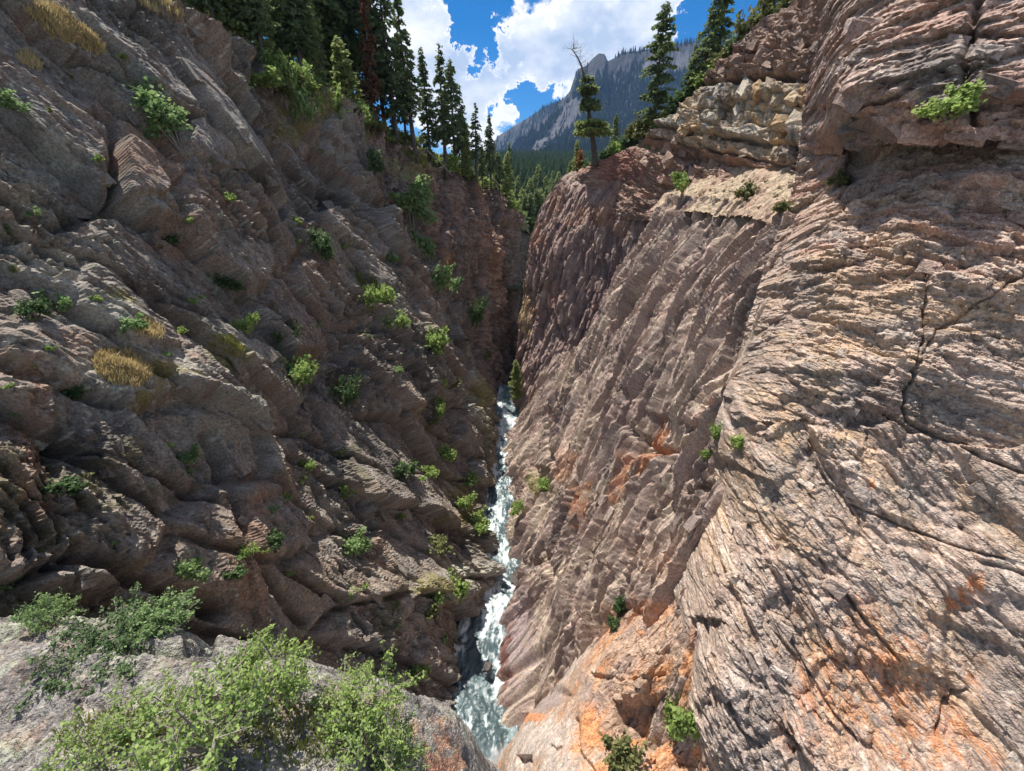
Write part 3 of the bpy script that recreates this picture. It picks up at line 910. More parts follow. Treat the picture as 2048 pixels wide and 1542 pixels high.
for pts, off, sf in (([(1700, 300), (1760, 290), (1740, 340), (1700, 400), (1684, 390)], -.8, 6),
                     ([(1720, 800), (1800, 830), (1780, 845), (1700, 850)], -.5, 8), ([(1650, 740), (1760, 790), (1700, 800), (1630, 770)], -.25, 10),
                     ([(1600, 780), (1680, 830), (1620, 850), (1560, 800)], -.2, 8),
                     ([(1380, 1240), (1440, 1250), (1420, 1300), (1380, 1310)], -.6, 10), ([(1900, 1180), (2048, 1200), (2048, 1300), (1950, 1400), (1900, 1480), (1890, 1300)], -.25, 14)):
    d = d + off * sstep(poly_sd(RN.U, RN.V, pts), -sf, sf)
wob = 9 * fbm(s / .45, t / .45, 991, 4)
for pts, wid, dep in (([(1700, 1010), (1900, 1090), (2048, 1130)], 4, .3), ([(1860, 530), (1850, 680), (1810, 780), (1820, 840), (1980, 920), (2048, 945)], 5, .4),
                      ([(2048, 545), (1950, 610), (1880, 660), (1820, 760)], 4, .3), ([(1640, 1120), (1720, 1230), (1800, 1320)], 4, .28), ([(1560, 1250), (1640, 1390), (1720, 1500)], 5, .35),
                      ([(1440, 1390), (1480, 1480), (1540, 1542)], 7, .4), ([(1880, 1480), (1890, 1420), (1940, 1390)], 6, .3), ([(1750, 380), (1850, 400), (2048, 410)], 8, .4),
                      ([(1620, 880), (1680, 980), (1740, 1080)], 4, .25), ([(1500, 1000), (1560, 1130), (1660, 1290)], 3, .22), ([(1740, 600), (1760, 700)], 3, .15), ([(1930, 1060), (1950, 1120), (2048, 1150)], 8, .35)):
    dd = seg_dist(RN.U + wob, RN.V + wob * .7, pts)
    d = d - .7 * dep * np.exp(-(dd / (.65 * wid)) ** 2)
RN.d = d
C = solid(s.shape, (0.395, 0.305, 0.255))
n1 = fbm(P_ / 2.2, Q_ / .8, 1001, 5, .6); n2 = fbm(P_ / .9, Q_ / .16, 1002, 4, .65); n3 = fbm(s / 2.4, t / 2.4, 1003, 4, .6)
C = mixc(C, (0.31, 0.265, 0.245), sstep(n3, -.1, .3) * .75)
C = mixc(C, (0.49, 0.345, 0.215), sstep(n1, .02, .4) * .55 * (1 - .5 * hi))
C = mixc(C, (0.48, 0.42, 0.375), sstep(n2, .05, .4) * .6)
C = mixc(C, (0.20, 0.17, 0.155), sstep(-n2, .18, .5) * .6)
C = mixc(C, (0.40, 0.245, 0.19), hi * sstep(fbm(P_ / 1.5, Q_ / .5, 1004, 4), -.1, .3) * .7)
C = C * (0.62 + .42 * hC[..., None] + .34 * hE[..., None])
for i, (u, v, ru, rv, k) in enumerate([(1930, 1190, 22, 50, .85), (1860, 1430, 170, 60, .75), (1800, 1480, 150, 70, .7), (1770, 1280, 120, 70, .55), (1660, 1400, 100, 80, .5), (1740, 965, 20, 14, .8), (1960, 1360, 40, 40, .4), (1600, 1480, 60, 60, .3), (1900, 1440, 60, 25, .5)]):
    C = patch(RN, C, u, v, ru, rv, (0.54, 0.22, 0.085), k * sstep(fbm(P_ / .4, Q_ / .12, 1090 + i, 4, .7), -.25, .2), 1010 + i, .7)
C = patch(RN, C, 1790, 1410, 240, 150, (0.50, 0.29, 0.16), .55 * sstep(fbm(P_ / .5, Q_ / .14, 1099, 4, .7), -.3, .25), 1098, .6)
for i, (u, v, ru, rv, k) in enumerate([(1880, 170, 130, 60, .7), (1700, 330, 30, 60, .85), (1960, 140, 60, 130, .5), (1640, 760, 70, 50, .6), (1900, 810, 110, 70, .45), (1780, 640, 60, 60, .4), (1820, 1000, 70, 40, .5), (1950, 1290, 60, 60, .5), (1560, 1000, 50, 90, .3), (1990, 1010, 60, 80, .4), (1620, 560, 70, 40, .5)]):
    C = patch(RN, C, u, v, ru, rv, (0.20, 0.185, 0.17), k, 1030 + i, .3)
for i, (u, v, ru, rv, k) in enumerate([(1680, 600, 60, 110, .6), (1780, 570, 50, 90, .5), (1640, 760, 50, 60, .5), (1690, 870, 35, 25, .9), (1570, 880, 30, 50, .8), (1850, 1330, 50, 40, .5), (1700, 1060, 40, 30, .4)]):
    C = patch(RN, C, u, v, ru, rv, (0.52, 0.37, 0.235), k * .8, 1050 + i)
C = mixc(C, (0.62, 0.58, 0.53), sstep(vnoise(s * 12, t * 12, 1005), .78, .95) * .5)
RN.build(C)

# ------------------------------------------------------------------ right cliff, the overhanging block above the near slab
RO = Wall('cliff_overhang', (-0.72, -0.68, 0.12), [
    (1690, 272, 18.8), (1672, 235, 18.5), (1668, 180, 18.7), (1680, 90, 20.2), (1650, 10, 23.5), (1740, 264, 17.2), (1800, 120, 16.9), (1800, 200, 16.0), (1850, 275, 15.0), (1950, 100, 15.3), (1950, 250, 14.0),
    (1750, 20, 20), (1900, 20, 17.2), (2048, 292, 13.1), (2048, 150, 14.2), (2048, 0, 15.8), (1640, 272, 22.5), (1634, 200, 23), (1642, 90, 25.5)],
    [(14.6, 20.2, 31.6), (14.2, 18.8, 31.4), (14.6, 17.2, 31.2), (15.8, 15.6, 31.0), (16.5, 14.5, 31.0), (16.5, 23, 31.2), (17.5, 12, 41), (15, 23, 45), (18, 14, 46), (17, 26, 45), (19, 10, 34)], soft=.6, reg=.3)
RO.grid(330, 260, (0, 0, 0, 0))
s, t = RO.s, RO.t
p, q = RO.pq(1690, 250, 1980, 130)
p2, q2 = RO.pq(1700, 270, 2000, 300)
lw = sstep(RO.V, 190, 270)
lw = (RO.V + 50 * fbm(s / 2, t / 2, 1899, 3)) > 225
P_ = np.where(lw, p2, p); Q_ = np.where(lw, q2, q) + .3 * fbm(s / 2, t / 2, 1900, 3)
fA, hA = flake(P_, Q_, 3.4, 1.1, 1911, 1.1, .45, .35); fB, hB = flake(P_, Q_, 1.1, .34, 1921, 1.2, .5, .4); fC, hC = flake(P_, Q_, .4, .14, 1931, 1.3, .5, .35); fD, hD = flake(P_, Q_, .17, .07, 1941, 1.3, .4, .35)
d = RO.d + .35 * fbm(s / 4, t / 4, 1951, 3) + .55 * fA + .26 * fB + .10 * fC + .04 * fD
wob = 9 * fbm(s / .45, t / .45, 1991, 4)
for pts, wid, dep in (([(1960, 0), (1930, 120), (1950, 240)], 9, .7), ([(1690, 110), (1800, 60), (1900, 0)], 4, .35), ([(1700, 225), (1800, 190), (1900, 130), (1960, 110)], 6, .6), ([(1850, 240), (1930, 200), (2048, 190)], 8, .6)):
    dd = seg_dist(RO.U + wob, RO.V + wob * .7, pts)
    d = d - dep * np.exp(-(dd / wid) ** 2)
RO.d = d
C = solid(s.shape, (0.40, 0.29, 0.245))
n1 = fbm(P_ / 2.2, Q_ / .8, 1961, 5, .6); n2 = fbm(P_ / .9, Q_ / .2, 1962, 4, .65)
C = mixc(C, (0.31, 0.265, 0.25), sstep(n1, -.1, .3) * .7)
C = mixc(C, (0.55, 0.48, 0.43), sstep(n2, .05, .4) * .7)
C = mixc(C, (0.16, 0.13, 0.12), sstep(-n2, .18, .5) * .75)
C = mixc(C, (0.40, 0.235, 0.18), sstep(fbm(P_ / 1.5, Q_ / .5, 1963, 4), .0, .35) * .45)
for i, (u, v, ru, rv, k) in enumerate([(1880, 150, 110, 60, .8), (1960, 110, 50, 120, .6), (1700, 280, 30, 40, .6)]):
    C = patch(RO, C, u, v, ru, rv, (0.17, 0.155, 0.145), k, 1970 + i, .3)
C = C * (0.72 + .56 * hC[..., None])
RO.build(C, keep=(RO.V < 290 + 16 * fbm(s / .8, t / .8, 1980, 3)) | (RO.U < 1688))

# ------------------------------------------------------------------ foreground rock, orange, lower right
FR = Wall('rock_orange', (-0.45, -0.30, 0.84), [
    (1003, 1500, 13.9), (1000, 1542, 12.6), (1060, 1425, 14.2), (1120, 1402, 13.6), (1170, 1345, 13.4), (1230, 1302, 12.9), (1330, 1285, 12.0), (1400, 1265, 11.0), (1150, 1480, 10.6), (1100, 1542, 9.9), (1200, 1542, 8.8),
    (1300, 1350, 11.2), (1350, 1480, 9.3), (1390, 1350, 10.3), (1240, 1420, 10.9), (1050, 1500, 12.0), (1350, 1400, 10.6), (1300, 1542, 8.6), (1220, 1480, 10.0), (1400, 1542, 8.8), (1270, 1490, 10.2)],
    [(-1.0, 15.2, -1.5), (-0.4, 13, 0), (0.5, 16, -1), (2.5, 16, 4), (4, 16, 7), (6, 15, 11), (8, 13.5, 15.5), (-0.6, 10, 1), (0, 7, 4), (3, 5, 9), (7, 6, 13)], soft=.7)
FR.grid(300, 270, (0, 0, 0, 0))
s, t = FR.s, FR.t
p, q = FR.pq(1330, 1300, 1200, 1480)
fA, hA = flake(p, q, 3, 1.2, 1111, 1.0, .3, .25); fB, hB = flake(p, q, .9, .35, 1121, 1.2, .4, .35); fC, hC = flake(p, q, .3, .12, 1131, 1.3, .4, .35)
sm = sstep(FR.U, 1120, 1260)
d = FR.d + .3 * fbm(s / 3, t / 3, 1141, 3) + (.1 + .3 * sm) * fA + (.06 + .14 * sm) * fB + (.03 + .05 * sm) * fC
for pts, off, sf in (([(1235, 1400), (1330, 1395), (1320, 1480), (1290, 1500), (1240, 1440)], -1.1, 12), ([(1035, 1512), (1062, 1512), (1066, 1545), (1035, 1545)], -.5, 4),
                     ([(1040, 1385), (1120, 1375), (1140, 1392), (1060, 1425)], -.5, 10), ([(1225, 1495), (1290, 1490), (1300, 1520), (1240, 1535)], .35, 6)):
    d = d + off * sstep(poly_sd(FR.U, FR.V, pts), -sf, sf)
wob = 7 * fbm(s / .5, t / .5, 1151, 4)
for pts, wid, dep in (([(1150, 1440), (1155, 1500), (1180, 1542)], 6, .35), ([(1230, 1400), (1250, 1470)], 6, .4), ([(1100, 1490), (1110, 1500), (1120, 1496)], 4, .25), ([(1330, 1300), (1300, 1360), (1290, 1400)], 6, .4), ([(1180, 1350), (1240, 1360), (1330, 1350)], 4, .25)):
    dd = seg_dist(FR.U + wob, FR.V + wob * .7, pts)
    d = d - dep * np.exp(-(dd / wid) ** 2)
FR.d = d
C = solid(s.shape, (0.44, 0.32, 0.245))
n1 = fbm(p / 2, q / .5, 1161, 4, .6)
C = mixc(C, (0.54, 0.26, 0.115), sstep(n1 + .35 * fbm(p / .4, q / .12, 1169, 3, .7), .0, .35) * .8)
C = mixc(C, (0.50, 0.44, 0.40), sstep(fbm(p / 3 + 4, q / .7, 1162, 3), .0, .3) * (1 - sm) * .9)
C = mixc(C, (0.27, 0.20, 0.185), sstep(fbm(s / 1.5, t / 1.5, 1163, 4), .15, .4) * .6)
C = patch(FR, C, 1090, 1480, 70, 45, (0.52, 0.46, 0.42), .8, 1165)
C = patch(FR, C, 1080, 1395, 70, 30, (0.34, 0.29, 0.28), .9, 1166)
C = patch(FR, C, 1060, 1435, 60, 10, (0.60, 0.24, 0.09), .8, 1167)
C = patch(FR, C, 1180, 1470, 40, 70, (0.60, 0.27, 0.11), .8, 1168)
C = C * (0.78 + .44 * hC[..., None])
FR.build(C, keep=FR.U < np.interp(FR.V, [1250, 1300, 1400, 1900], [1420, 1400, 1405, 1450]))

# ------------------------------------------------------------------ foreground ledge, grey, lower left
FL = Wall('rock_ledge', (0.12, 0.30, 0.95), [
    (0, 1250, 6.6), (100, 1235, 6.4), (200, 1225, 6.2), (330, 1245, 5.9), (450, 1288, 5.5), (540, 1300, 5.4), (640, 1352, 5.4), (720, 1360, 5.5), (800, 1390, 5.8), (900, 1425, 6.2), (940, 1440, 6.4), (955, 1542, 5.4),
    (0, 1542, 3.6), (300, 1542, 3.3), (600, 1542, 3.6), (800, 1542, 4.3), (300, 1400, 4.5), (100, 1400, 4.6), (200, 1300, 5.3), (60, 1290, 5.6), (500, 1420, 4.5), (700, 1440, 4.7), (250, 1265, 6.2), (400, 1270, 6.0), (880, 1500, 5.2)],
    [(-12.5, 8.8, 17.0), (-9, 8.1, 18.2), (-6.0, 7.4, 18.3), (-4.2, 7.3, 17.0), (-2.9, 7.9, 15.2), (-1.3, 8.6, 12.6), (-0.1, 6.4, 14.5), (0.1, 4, 14.5), (-0.6, 2.0, 17.5), (-4, 1.5, 22.5), (-9, 1.5, 22.3), (-12, 3, 22)], soft=.4)
FL.grid(430, 300, (0, 0, 0, 0))
s, t = FL.s, FL.t
p, q = FL.pq(50, 1330, 420, 1330)
fA, hA = flake(p, q, 1.8, .8, 1211, .9, .2, .2); fB, hB = flake(p, q, .5, .22, 1221, 1.1, .3, .3); fC, hC = flake(p, q, .16, .08, 1231, 1.2, .3, .3)
d = FL.d + .22 * fbm(s / 1.6, t / 1.6, 1241, 4) + .30 * fA + .10 * fB + .045 * fC + .014 * fbm(s * 9, t * 9, 1242, 3)
for pts, off, sf in (([(100, 1262), (230, 1262), (330, 1290), (430, 1300), (350, 1312), (250, 1300), (150, 1275)], -.35, 8), ([(370, 1260), (430, 1270), (425, 1295), (370, 1290)], -.3, 5)):
    d = d + off * sstep(poly_sd(FL.U, FL.V, pts), -sf, sf)
for pts, wid, dep in (([(0, 1425), (30, 1380), (60, 1340), (110, 1310)], 6, .12), ([(100, 1375), (150, 1370), (180, 1380)], 6, .15), ([(30, 1480), (60, 1540)], 8, .12), ([(840, 1410), (880, 1470), (940, 1542)], 5, .25), ([(700, 1480), (850, 1490)], 5, .15)):
    dd = seg_dist(FL.U + 8 * fbm(s / .3, t / .3, 1251, 4), FL.V, pts)
    d = d - dep * np.exp(-(dd / wid) ** 2)
FL.d = d
C = solid(s.shape, (0.215, 0.205, 0.20))
n1 = fbm(s / .9, t / .9, 1261, 5, .65); n2 = fbm(s / .25, t / .25, 1262, 4, .7)
C = mixc(C, (0.15, 0.14, 0.138), sstep(n1, -.05, .35) * .8)
C = mixc(C, (0.38, 0.37, 0.315), sstep(n2, .02, .35) * .7)
C = mixc(C, (0.32, 0.35, 0.27), sstep(fbm(s / .4 + 8, t / .4, 1263, 4, .65), .12, .4) * .75)
C = mixc(C, (0.33, 0.235, 0.18), sstep(fbm(s / .8 + 3, t / .8, 1264, 4, .6), .2, .45) * .5)
C = mixc(C, (0.12, 0.115, 0.115), sstep(-n2, .22, .5) * .6)
C = patch(FL, C, 860, 1490, 70, 50, (0.46, 0.23, 0.12), .6 * sstep(fbm(s / .2, t / .2, 1267, 4, .7), -.15, .2), 1265)
C = patch(FL, C, 900, 1535, 50, 20, (0.45, 0.22, 0.13), .7, 1266)
C = C * (0.8 + .4 * hC[..., None])
FL.build(C)

# ------------------------------------------------------------------ creek
rows = [  # v, u left, u right, height
    (1620, 945, 990, -31.6), (1542, 948, 990, -30.8), (1480, 945, 1005, -29.6), (1440, 940, 1008, -29.7), (1400, 915, 1008, -29.8), (1340, 912, 1006, -29.8), (1280, 925, 1014, -29.7), (1230, 950, 1028, -29.5), (1190, 972, 1034, -29.2),
    (1150, 988, 1046, -29.0), (1100, 990, 1040, -28.9), (1050, 990, 1036, -28.7), (1000, 982, 1026, -28.3), (950, 972, 1012, -27.7), (900, 968, 1008, -27.0), (870, 976, 1016, -26.5), (840, 990, 1028, -26.0), (805, 1006, 1036, -25.4), (770, 1012, 1040, -24.6)]
Lp, Rp = [], []
for v, ul, ur, z in rows:
    for u, lst in ((ul, Lp), (ur, Rp)):
        dd = ray(u, v); lst.append(np.array([0, 0, CAMZ]) + dd * (z / dd[2]))
Lp, Rp = np.array(Lp), np.array(Rp)
Lp[:, 0] -= 0.9; Rp[:, 0] += 0.9
NL, NC = 420, 64
kk = np.linspace(0, len(rows) - 1, NL)
def lerp_rows(A): return np.stack([np.interp(kk, np.arange(len(rows)), A[:, i]) for i in range(3)], 1)
Ls, Rs = lerp_rows(Lp), lerp_rows(Rp)
for _ in range(6):
    Ls[1:-1] = (Ls[:-2] + 2 * Ls[1:-1] + Ls[2:]) / 4; Rs[1:-1] = (Rs[:-2] + 2 * Rs[1:-1] + Rs[2:]) / 4
cc = np.linspace(0, 1, NC)[None, :, None]
G = Ls[:, None] * (1 - cc) + Rs[:, None] * cc
x, y = G[..., 0], G[..., 1]
rap = fbm(x / 1.1, y / 1.8, 1301, 4, .6)
G[..., 2] += .34 * rap + .16 * fbm(x / .35, y / .5, 1302, 4, .65)
foam = sstep(fbm(x / .7 + 3, y / 1.3, 1303, 5, .68) + .55 * rap, -.12, .3)
wv = project(G)[1]
calm = sstep(wv, 1290, 1330) * sstep(-wv, -1425, -1395) * sstep(-project(G)[0], -985, -950)
foam = np.clip(foam * (1 - .75 * calm) + .45 * sstep(wv, 1465, 1500) + .35 * sstep(-wv, -960, -860), 0, 1)
foam = np.clip(foam + .5 * sstep(np.abs(cc[..., 0] - .5) * 2 + .6 * fbm(x / .4, y / .6, 1304, 3), .62, .9) * sstep(fbm(x, y / 2, 1305, 3), -.1, .2), 0, 1)
wid_ = np.linalg.norm(Rs - Ls, axis=1)[:, None]; mid_ = (Ls + Rs) / 2
FB = np.concatenate([[0], np.cumsum(np.linalg.norm(np.diff(mid_, axis=0), axis=1))])[:, None] + np.zeros((NL, NC))
FA = np.linspace(0, 1, NC)[None] * wid_ + .35 * fbm(x / 1.2, y / 1.2, 1306, 3)
ids = np.arange(NL * NC).reshape(NL, NC)
fq = np.stack([ids[:-1, :-1], ids[:-1, 1:], ids[1:, 1:], ids[1:, :-1]], -1).reshape(-1, 4)
M_WATER, nt = new_mat('creek_water')
L_ = nt.links.new
o_ = nt.nodes.new('ShaderNodeOutputMaterial'); b_ = nt.nodes.new('ShaderNodeBsdfPrincipled')
a_ = nt.nodes.new('ShaderNodeAttribute'); a_.attribute_name = 'col'
g_ = nt.nodes.new('ShaderNodeNewGeometry')
mp_ = nt.nodes.new('ShaderNodeMapping'); mp_.inputs['Scale'].default_value = (0, 10, 30)
L_(a_.outputs['Color'], mp_.inputs['Vector'])
sp_ = nt.nodes.new('ShaderNodeSeparateColor'); L_(a_.outputs['Color'], sp_.inputs[0])
n_ = nt.nodes.new('ShaderNodeTexNoise'); n_.inputs['Scale'].default_value = 3.6; n_.inputs['Detail'].default_value = 8; n_.inputs['Roughness'].default_value = .72; n_.inputs['Distortion'].default_value = 1.2
L_(mp_.outputs[0], n_.inputs['Vector'])
m_ = nt.nodes.new('ShaderNodeMath'); m_.operation = 'MULTIPLY_ADD'
L_(n_.outputs[0], m_.inputs[0]); m_.inputs[1].default_value = 1.15
m2_ = nt.nodes.new('ShaderNodeMath'); m2_.operation = 'SUBTRACT'; L_(sp_.outputs[0], m2_.inputs[0]); m2_.inputs[1].default_value = .74
L_(m2_.outputs[0], m_.inputs[2])
r_ = nt.nodes.new('ShaderNodeValToRGB')
e = r_.color_ramp.elements
e[0].position = .0; e[0].color = (0.055, 0.085, 0.092, 1)
e[1].position = 1.0; e[1].color = (0.64, 0.68, 0.68, 1)
x_ = e.new(.40); x_.color = (0.19, 0.255, 0.262, 1)
L_(m_.outputs[0], r_.inputs[0]); L_(r_.outputs[0], b_.inputs['Base Color'])
b_.inputs['Roughness'].default_value = .28
bp_ = nt.nodes.new('ShaderNodeBump'); bp_.inputs['Strength'].default_value = .6; bp_.inputs['Distance'].default_value = .08
L_(n_.outputs[0], bp_.inputs['Height']); L_(bp_.outputs[0], b_.inputs['Normal']); L_(b_.outputs[0], o_.inputs[0])
obj('creek', make_mesh('creek', G.reshape(-1, 3), fq, M_WATER, True, np.stack([foam, FA / 10, FB / 100], -1).reshape(-1, 3)), kind='structure')
CREEK = G
# ------------------------------------------------------------------ hillsides above the rims
def grid_faces(nr, nc):
    ids = np.arange(nr * nc).reshape(nr, nc)
    return np.stack([ids[:-1, :-1], ids[:-1, 1:], ids[1:, 1:], ids[1:, :-1]], -1).reshape(-1, 4)


M_SOIL = plain_material('hill_soil', (0.085, 0.09, 0.035), (0.25, 0.225, 0.10), 1.2, 0.95)
RL = np.array([(-27, -4, 44), (-25, 15, 43.5), (-22.5, 25, 43.0), at(350, 0, 32), at(510, 100, 36), at(600, 150, 41), at(690, 200, 45.5), at(800, 292, 57), at(900, 347, 66), at(1000, 390, 75), at(1050, 436, 82), (6, 95, 24), (12, 130, 18)])


def rim_left(Y):
    return np.interp(Y, RL[:, 1], RL[:, 0]), np.interp(Y, RL[:, 1], RL[:, 2])


def hill_left(X, Y):
    xr, zr = rim_left(Y)
    dist = np.maximum(xr - X, 0)
    sl = np.interp(Y, [40, 54], [.27, .62])
    return zr - 0.35 + sl * np.minimum(dist, 11) + .2 * np.maximum(dist - 11, 0) + np.interp(Y, [40, 54], [0, .35]) - np.interp(Y, [40, 54], [2.2, .6]) * np.exp(-np.maximum(dist - 1.2, 0) / .7) + 0.5 * fbm(X / 6, Y / 6, 2001, 3)


ys = np.concatenate([np.linspace(-4, 50, 90), np.linspace(50.6, 95, 70)])
ds = np.concatenate([[0.0], np.geomspace(0.25, 90, 46)])
Yg, Dg = np.meshgrid(ys, ds)
Xg = rim_left(Yg)[0] - Dg - 1.2 - 1.8 * np.exp(-((Yg - 40) / 5.0) ** 2) + .25 * fbm(Yg, Dg, 2002, 3)
Zg = hill_left(Xg, Yg); Zg[0] -= 1.5
obj('hillside_left', make_mesh('hillside_left', np.stack([Xg, Yg, Zg], -1).reshape(-1, 3), grid_faces(*Xg.shape)[:, ::-1], M_SOIL, True), kind='structure')

RRm = np.array([(19, 20, 46.5), (18.3, 31, 42.2), at(1600, 0, 34), at(1540, 40, 37), at(1480, 80, 40), at(1400, 155, 44), at(1300, 240, 50), at(1250, 285, 54), at(1190, 318, 58), (13, 70, 33), (16, 95, 26)])


def rim_right(Y):
    return np.interp(Y, RRm[:, 1], RRm[:, 0]), np.interp(Y, RRm[:, 1], RRm[:, 2])


def hill_right(X, Y):
    xr, zr = rim_right(Y)
    dist = np.maximum(X - xr, 0)
    return zr - 0.3 + 0.30 * dist - 1.6 * np.exp(-np.maximum(dist - .9, 0) / .5) + 0.35 * fbm(X / 5, Y / 5, 2003, 3)


ys = np.linspace(20, 95, 120)
ds = np.concatenate([[0.0], np.geomspace(0.25, 70, 40)])
Yg, Dg = np.meshgrid(ys, ds)
Xg = rim_right(Yg)[0] + Dg + .9
Zg = hill_right(Xg, Yg); Zg[0] -= 1.5
obj('hillside_right', make_mesh('hillside_right', np.stack([Xg, Yg, Zg], -1).reshape(-1, 3), grid_faces(*Xg.shape), M_SOIL, True), kind='structure')


# ------------------------------------------------------------------ valley floor, to the mountains
def valley_z(X, Y):
    z = CAMZ - 15 + 0.085 * np.clip(Y - 80, 0, 330) + 0.11 * np.clip(Y - 410, 0, 700)
    side = np.maximum(np.abs(X - 20 - 0.12 * Y) - 35 - .25 * Y, 0)
    return z + .25 * np.minimum(side, 900) + 2.5 * fbm(X / 40, Y / 40, 2004, 3)


M_VALLEY = plain_material('valley_soil', (0.03, 0.045, 0.02), (0.09, 0.10, 0.04), 0.15, 0.95)
ys = np.concatenate([np.linspace(72, 420, 120), np.geomspace(430, 4200, 60)])
xs = np.concatenate([-np.geomspace(2400, 60, 40), np.linspace(-55, 160, 110), np.geomspace(170, 2400, 40)])
Xg, Yg = np.meshgrid(xs, ys)
obj('valley_floor', make_mesh('valley_floor', np.stack([Xg, Yg, valley_z(Xg, Yg)], -1).reshape(-1, 3), grid_faces(*Xg.shape), M_VALLEY, True), kind='structure')


# ------------------------------------------------------------------ mountains
M_MTN, nt = new_mat('mountain_rock')
L_ = nt.links.new
o_ = nt.nodes.new('ShaderNodeOutputMaterial'); b_ = nt.nodes.new('ShaderNodeBsdfPrincipled'); b_.inputs['Roughness'].default_value = .95
a_ = nt.nodes.new('ShaderNodeAttribute'); a_.attribute_name = 'col'
L_(a_.outputs['Color'], b_.inputs['Base Color']); L_(b_.outputs[0], o_.inputs[0])
MT = {}


def mountain(name, ridge, Yr, Yb, zb, seed, nr, ncol, cliff):
    ru = np.array([a for a, b in ridge], float); rv = np.array([b for a, b in ridge], float)
    us = np.linspace(ru[0], ru[-1], ncol)
    vs = np.interp(us, ru, rv)
    top = np.array([at(u, v, Yr) for u, v in zip(us, vs)])
    f = np.linspace(0, 1, nr)[:, None]
    x0 = top[None, :, 0]; z0 = top[None, :, 2]
    s = x0 / 60.0
    # a cliff band under the crest, then a long even slope
    prof = np.where(f < .42, f / .42 * cliff, cliff + (1 - cliff) * (f - .42) / .58)
    hor = np.where(f < .42, .16 * f / .42, .16 + .84 * (f - .42) / .58)
    X = x0 * (1 - .25 * hor) + 0 * f
    gul = 60 * np.abs(fbm(s * .9 + 2.0 * f, f * 3 + s * .3, seed, 4, .55)) + 22 * np.abs(fbm(s * 4, f * 5, seed + 5, 3, .6))
    Y = Yr + (Yb - Yr) * hor - gul * np.minimum(f * 6, 1) + 30 * fbm(s * .5, f * 2, seed + 1, 3)
    Z = z0 + (zb - z0) * prof + 14 * fbm(s * 2.5, f * 12, seed + 2, 3) * np.minimum(f * 8, 1)
    front = np.stack([X, Y, Z + 0 * X], -1)
    back = front[:1].copy(); back[..., 1] += 500; back[..., 2] -= 420
    P = np.concatenate([back, front], 0)
    n = fbm(s * 1.4, f * 5 + s, seed + 3, 4, .6)
    st = fbm(s * 7, f * 1.5, seed + 4, 4, .6); bd = fbm(s * .5, f * 26, seed + 6, 4, .6)
    C = solid(X.shape, (0.024, 0.027, 0.032))  # very dark: cloud shadow over the mountain is put into the rock colour
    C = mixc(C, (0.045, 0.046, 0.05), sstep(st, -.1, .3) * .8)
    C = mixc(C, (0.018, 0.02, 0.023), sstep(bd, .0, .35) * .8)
    forest = sstep(prof - np.interp(us, [1100, 1150, 1200, 1240], [.0, .03, .15, .11])[None, :] + .22 * n, .0, .08)
    return P, front, C, forest, f, n


def finish_mountain(name, P, C, forest):
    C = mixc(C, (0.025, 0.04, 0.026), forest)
    C = np.concatenate([C[:1], C], 0)
    me = make_mesh(name, P.reshape(-1, 3), grid_faces(P.shape[0], P.shape[1]), M_MTN, False, C.reshape(-1, 3))
    return obj(name, me, kind='structure')


RIDGE_A = [(985, 352), (1010, 320), (1030, 290), (1060, 263), (1090, 236), (1120, 206), (1140, 182), (1147, 160), (1155, 138), (1175, 129), (1186, 116), (1198, 106), (1209, 108), (1216, 122), (1228, 116), (1245, 104), (1290, 100), (1340, 90), (1400, 82), (1460, 72), (1560, 62), (1700, 60)]
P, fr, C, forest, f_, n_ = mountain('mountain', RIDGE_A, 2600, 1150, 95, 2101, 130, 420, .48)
uu, vv, _ = project(fr)
scar = np.zeros(uu.shape)
for (u, v, ru_, rv_, rot) in [(1130, 245, 50, 18, -.75), (1095, 280, 40, 8, -.4), (1150, 215, 26, 16, -.8), (1075, 300, 24, 7, -.3), (1330, 130, 60, 22, -.2)]:
    ca, sa = math.cos(rot), math.sin(rot)
    e_ = np.hypot(((uu - u) * ca + (vv - v) * sa) / ru_, (-(uu - u) * sa + (vv - v) * ca) / rv_) + .55 * n_
    scar = np.maximum(scar, sstep(-e_, -1.05, -.8))
forest = forest * (1 - scar)
C = mixc(C, (0.10, 0.10, 0.105), scar * .8)
forest = np.maximum(forest, sstep(-f_, -.018, -.008) * sstep(uu, 1225, 1240))
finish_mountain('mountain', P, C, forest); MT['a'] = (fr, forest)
RIDGE_B = [(930, 330), (980, 292), (1000, 270), (1030, 251), (1060, 234), (1085, 216), (1110, 204), (1130, 196), (1160, 182), (1200, 170)]
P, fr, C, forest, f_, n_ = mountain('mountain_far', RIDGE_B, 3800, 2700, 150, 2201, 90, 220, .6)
forest = np.maximum(forest * .6, sstep(-f_, -.12, -.05) * sstep(project(fr)[0], 1050, 1075))
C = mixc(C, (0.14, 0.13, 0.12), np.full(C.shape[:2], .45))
finish_mountain('mountain_far', P, C, forest); MT['b'] = (fr, forest)


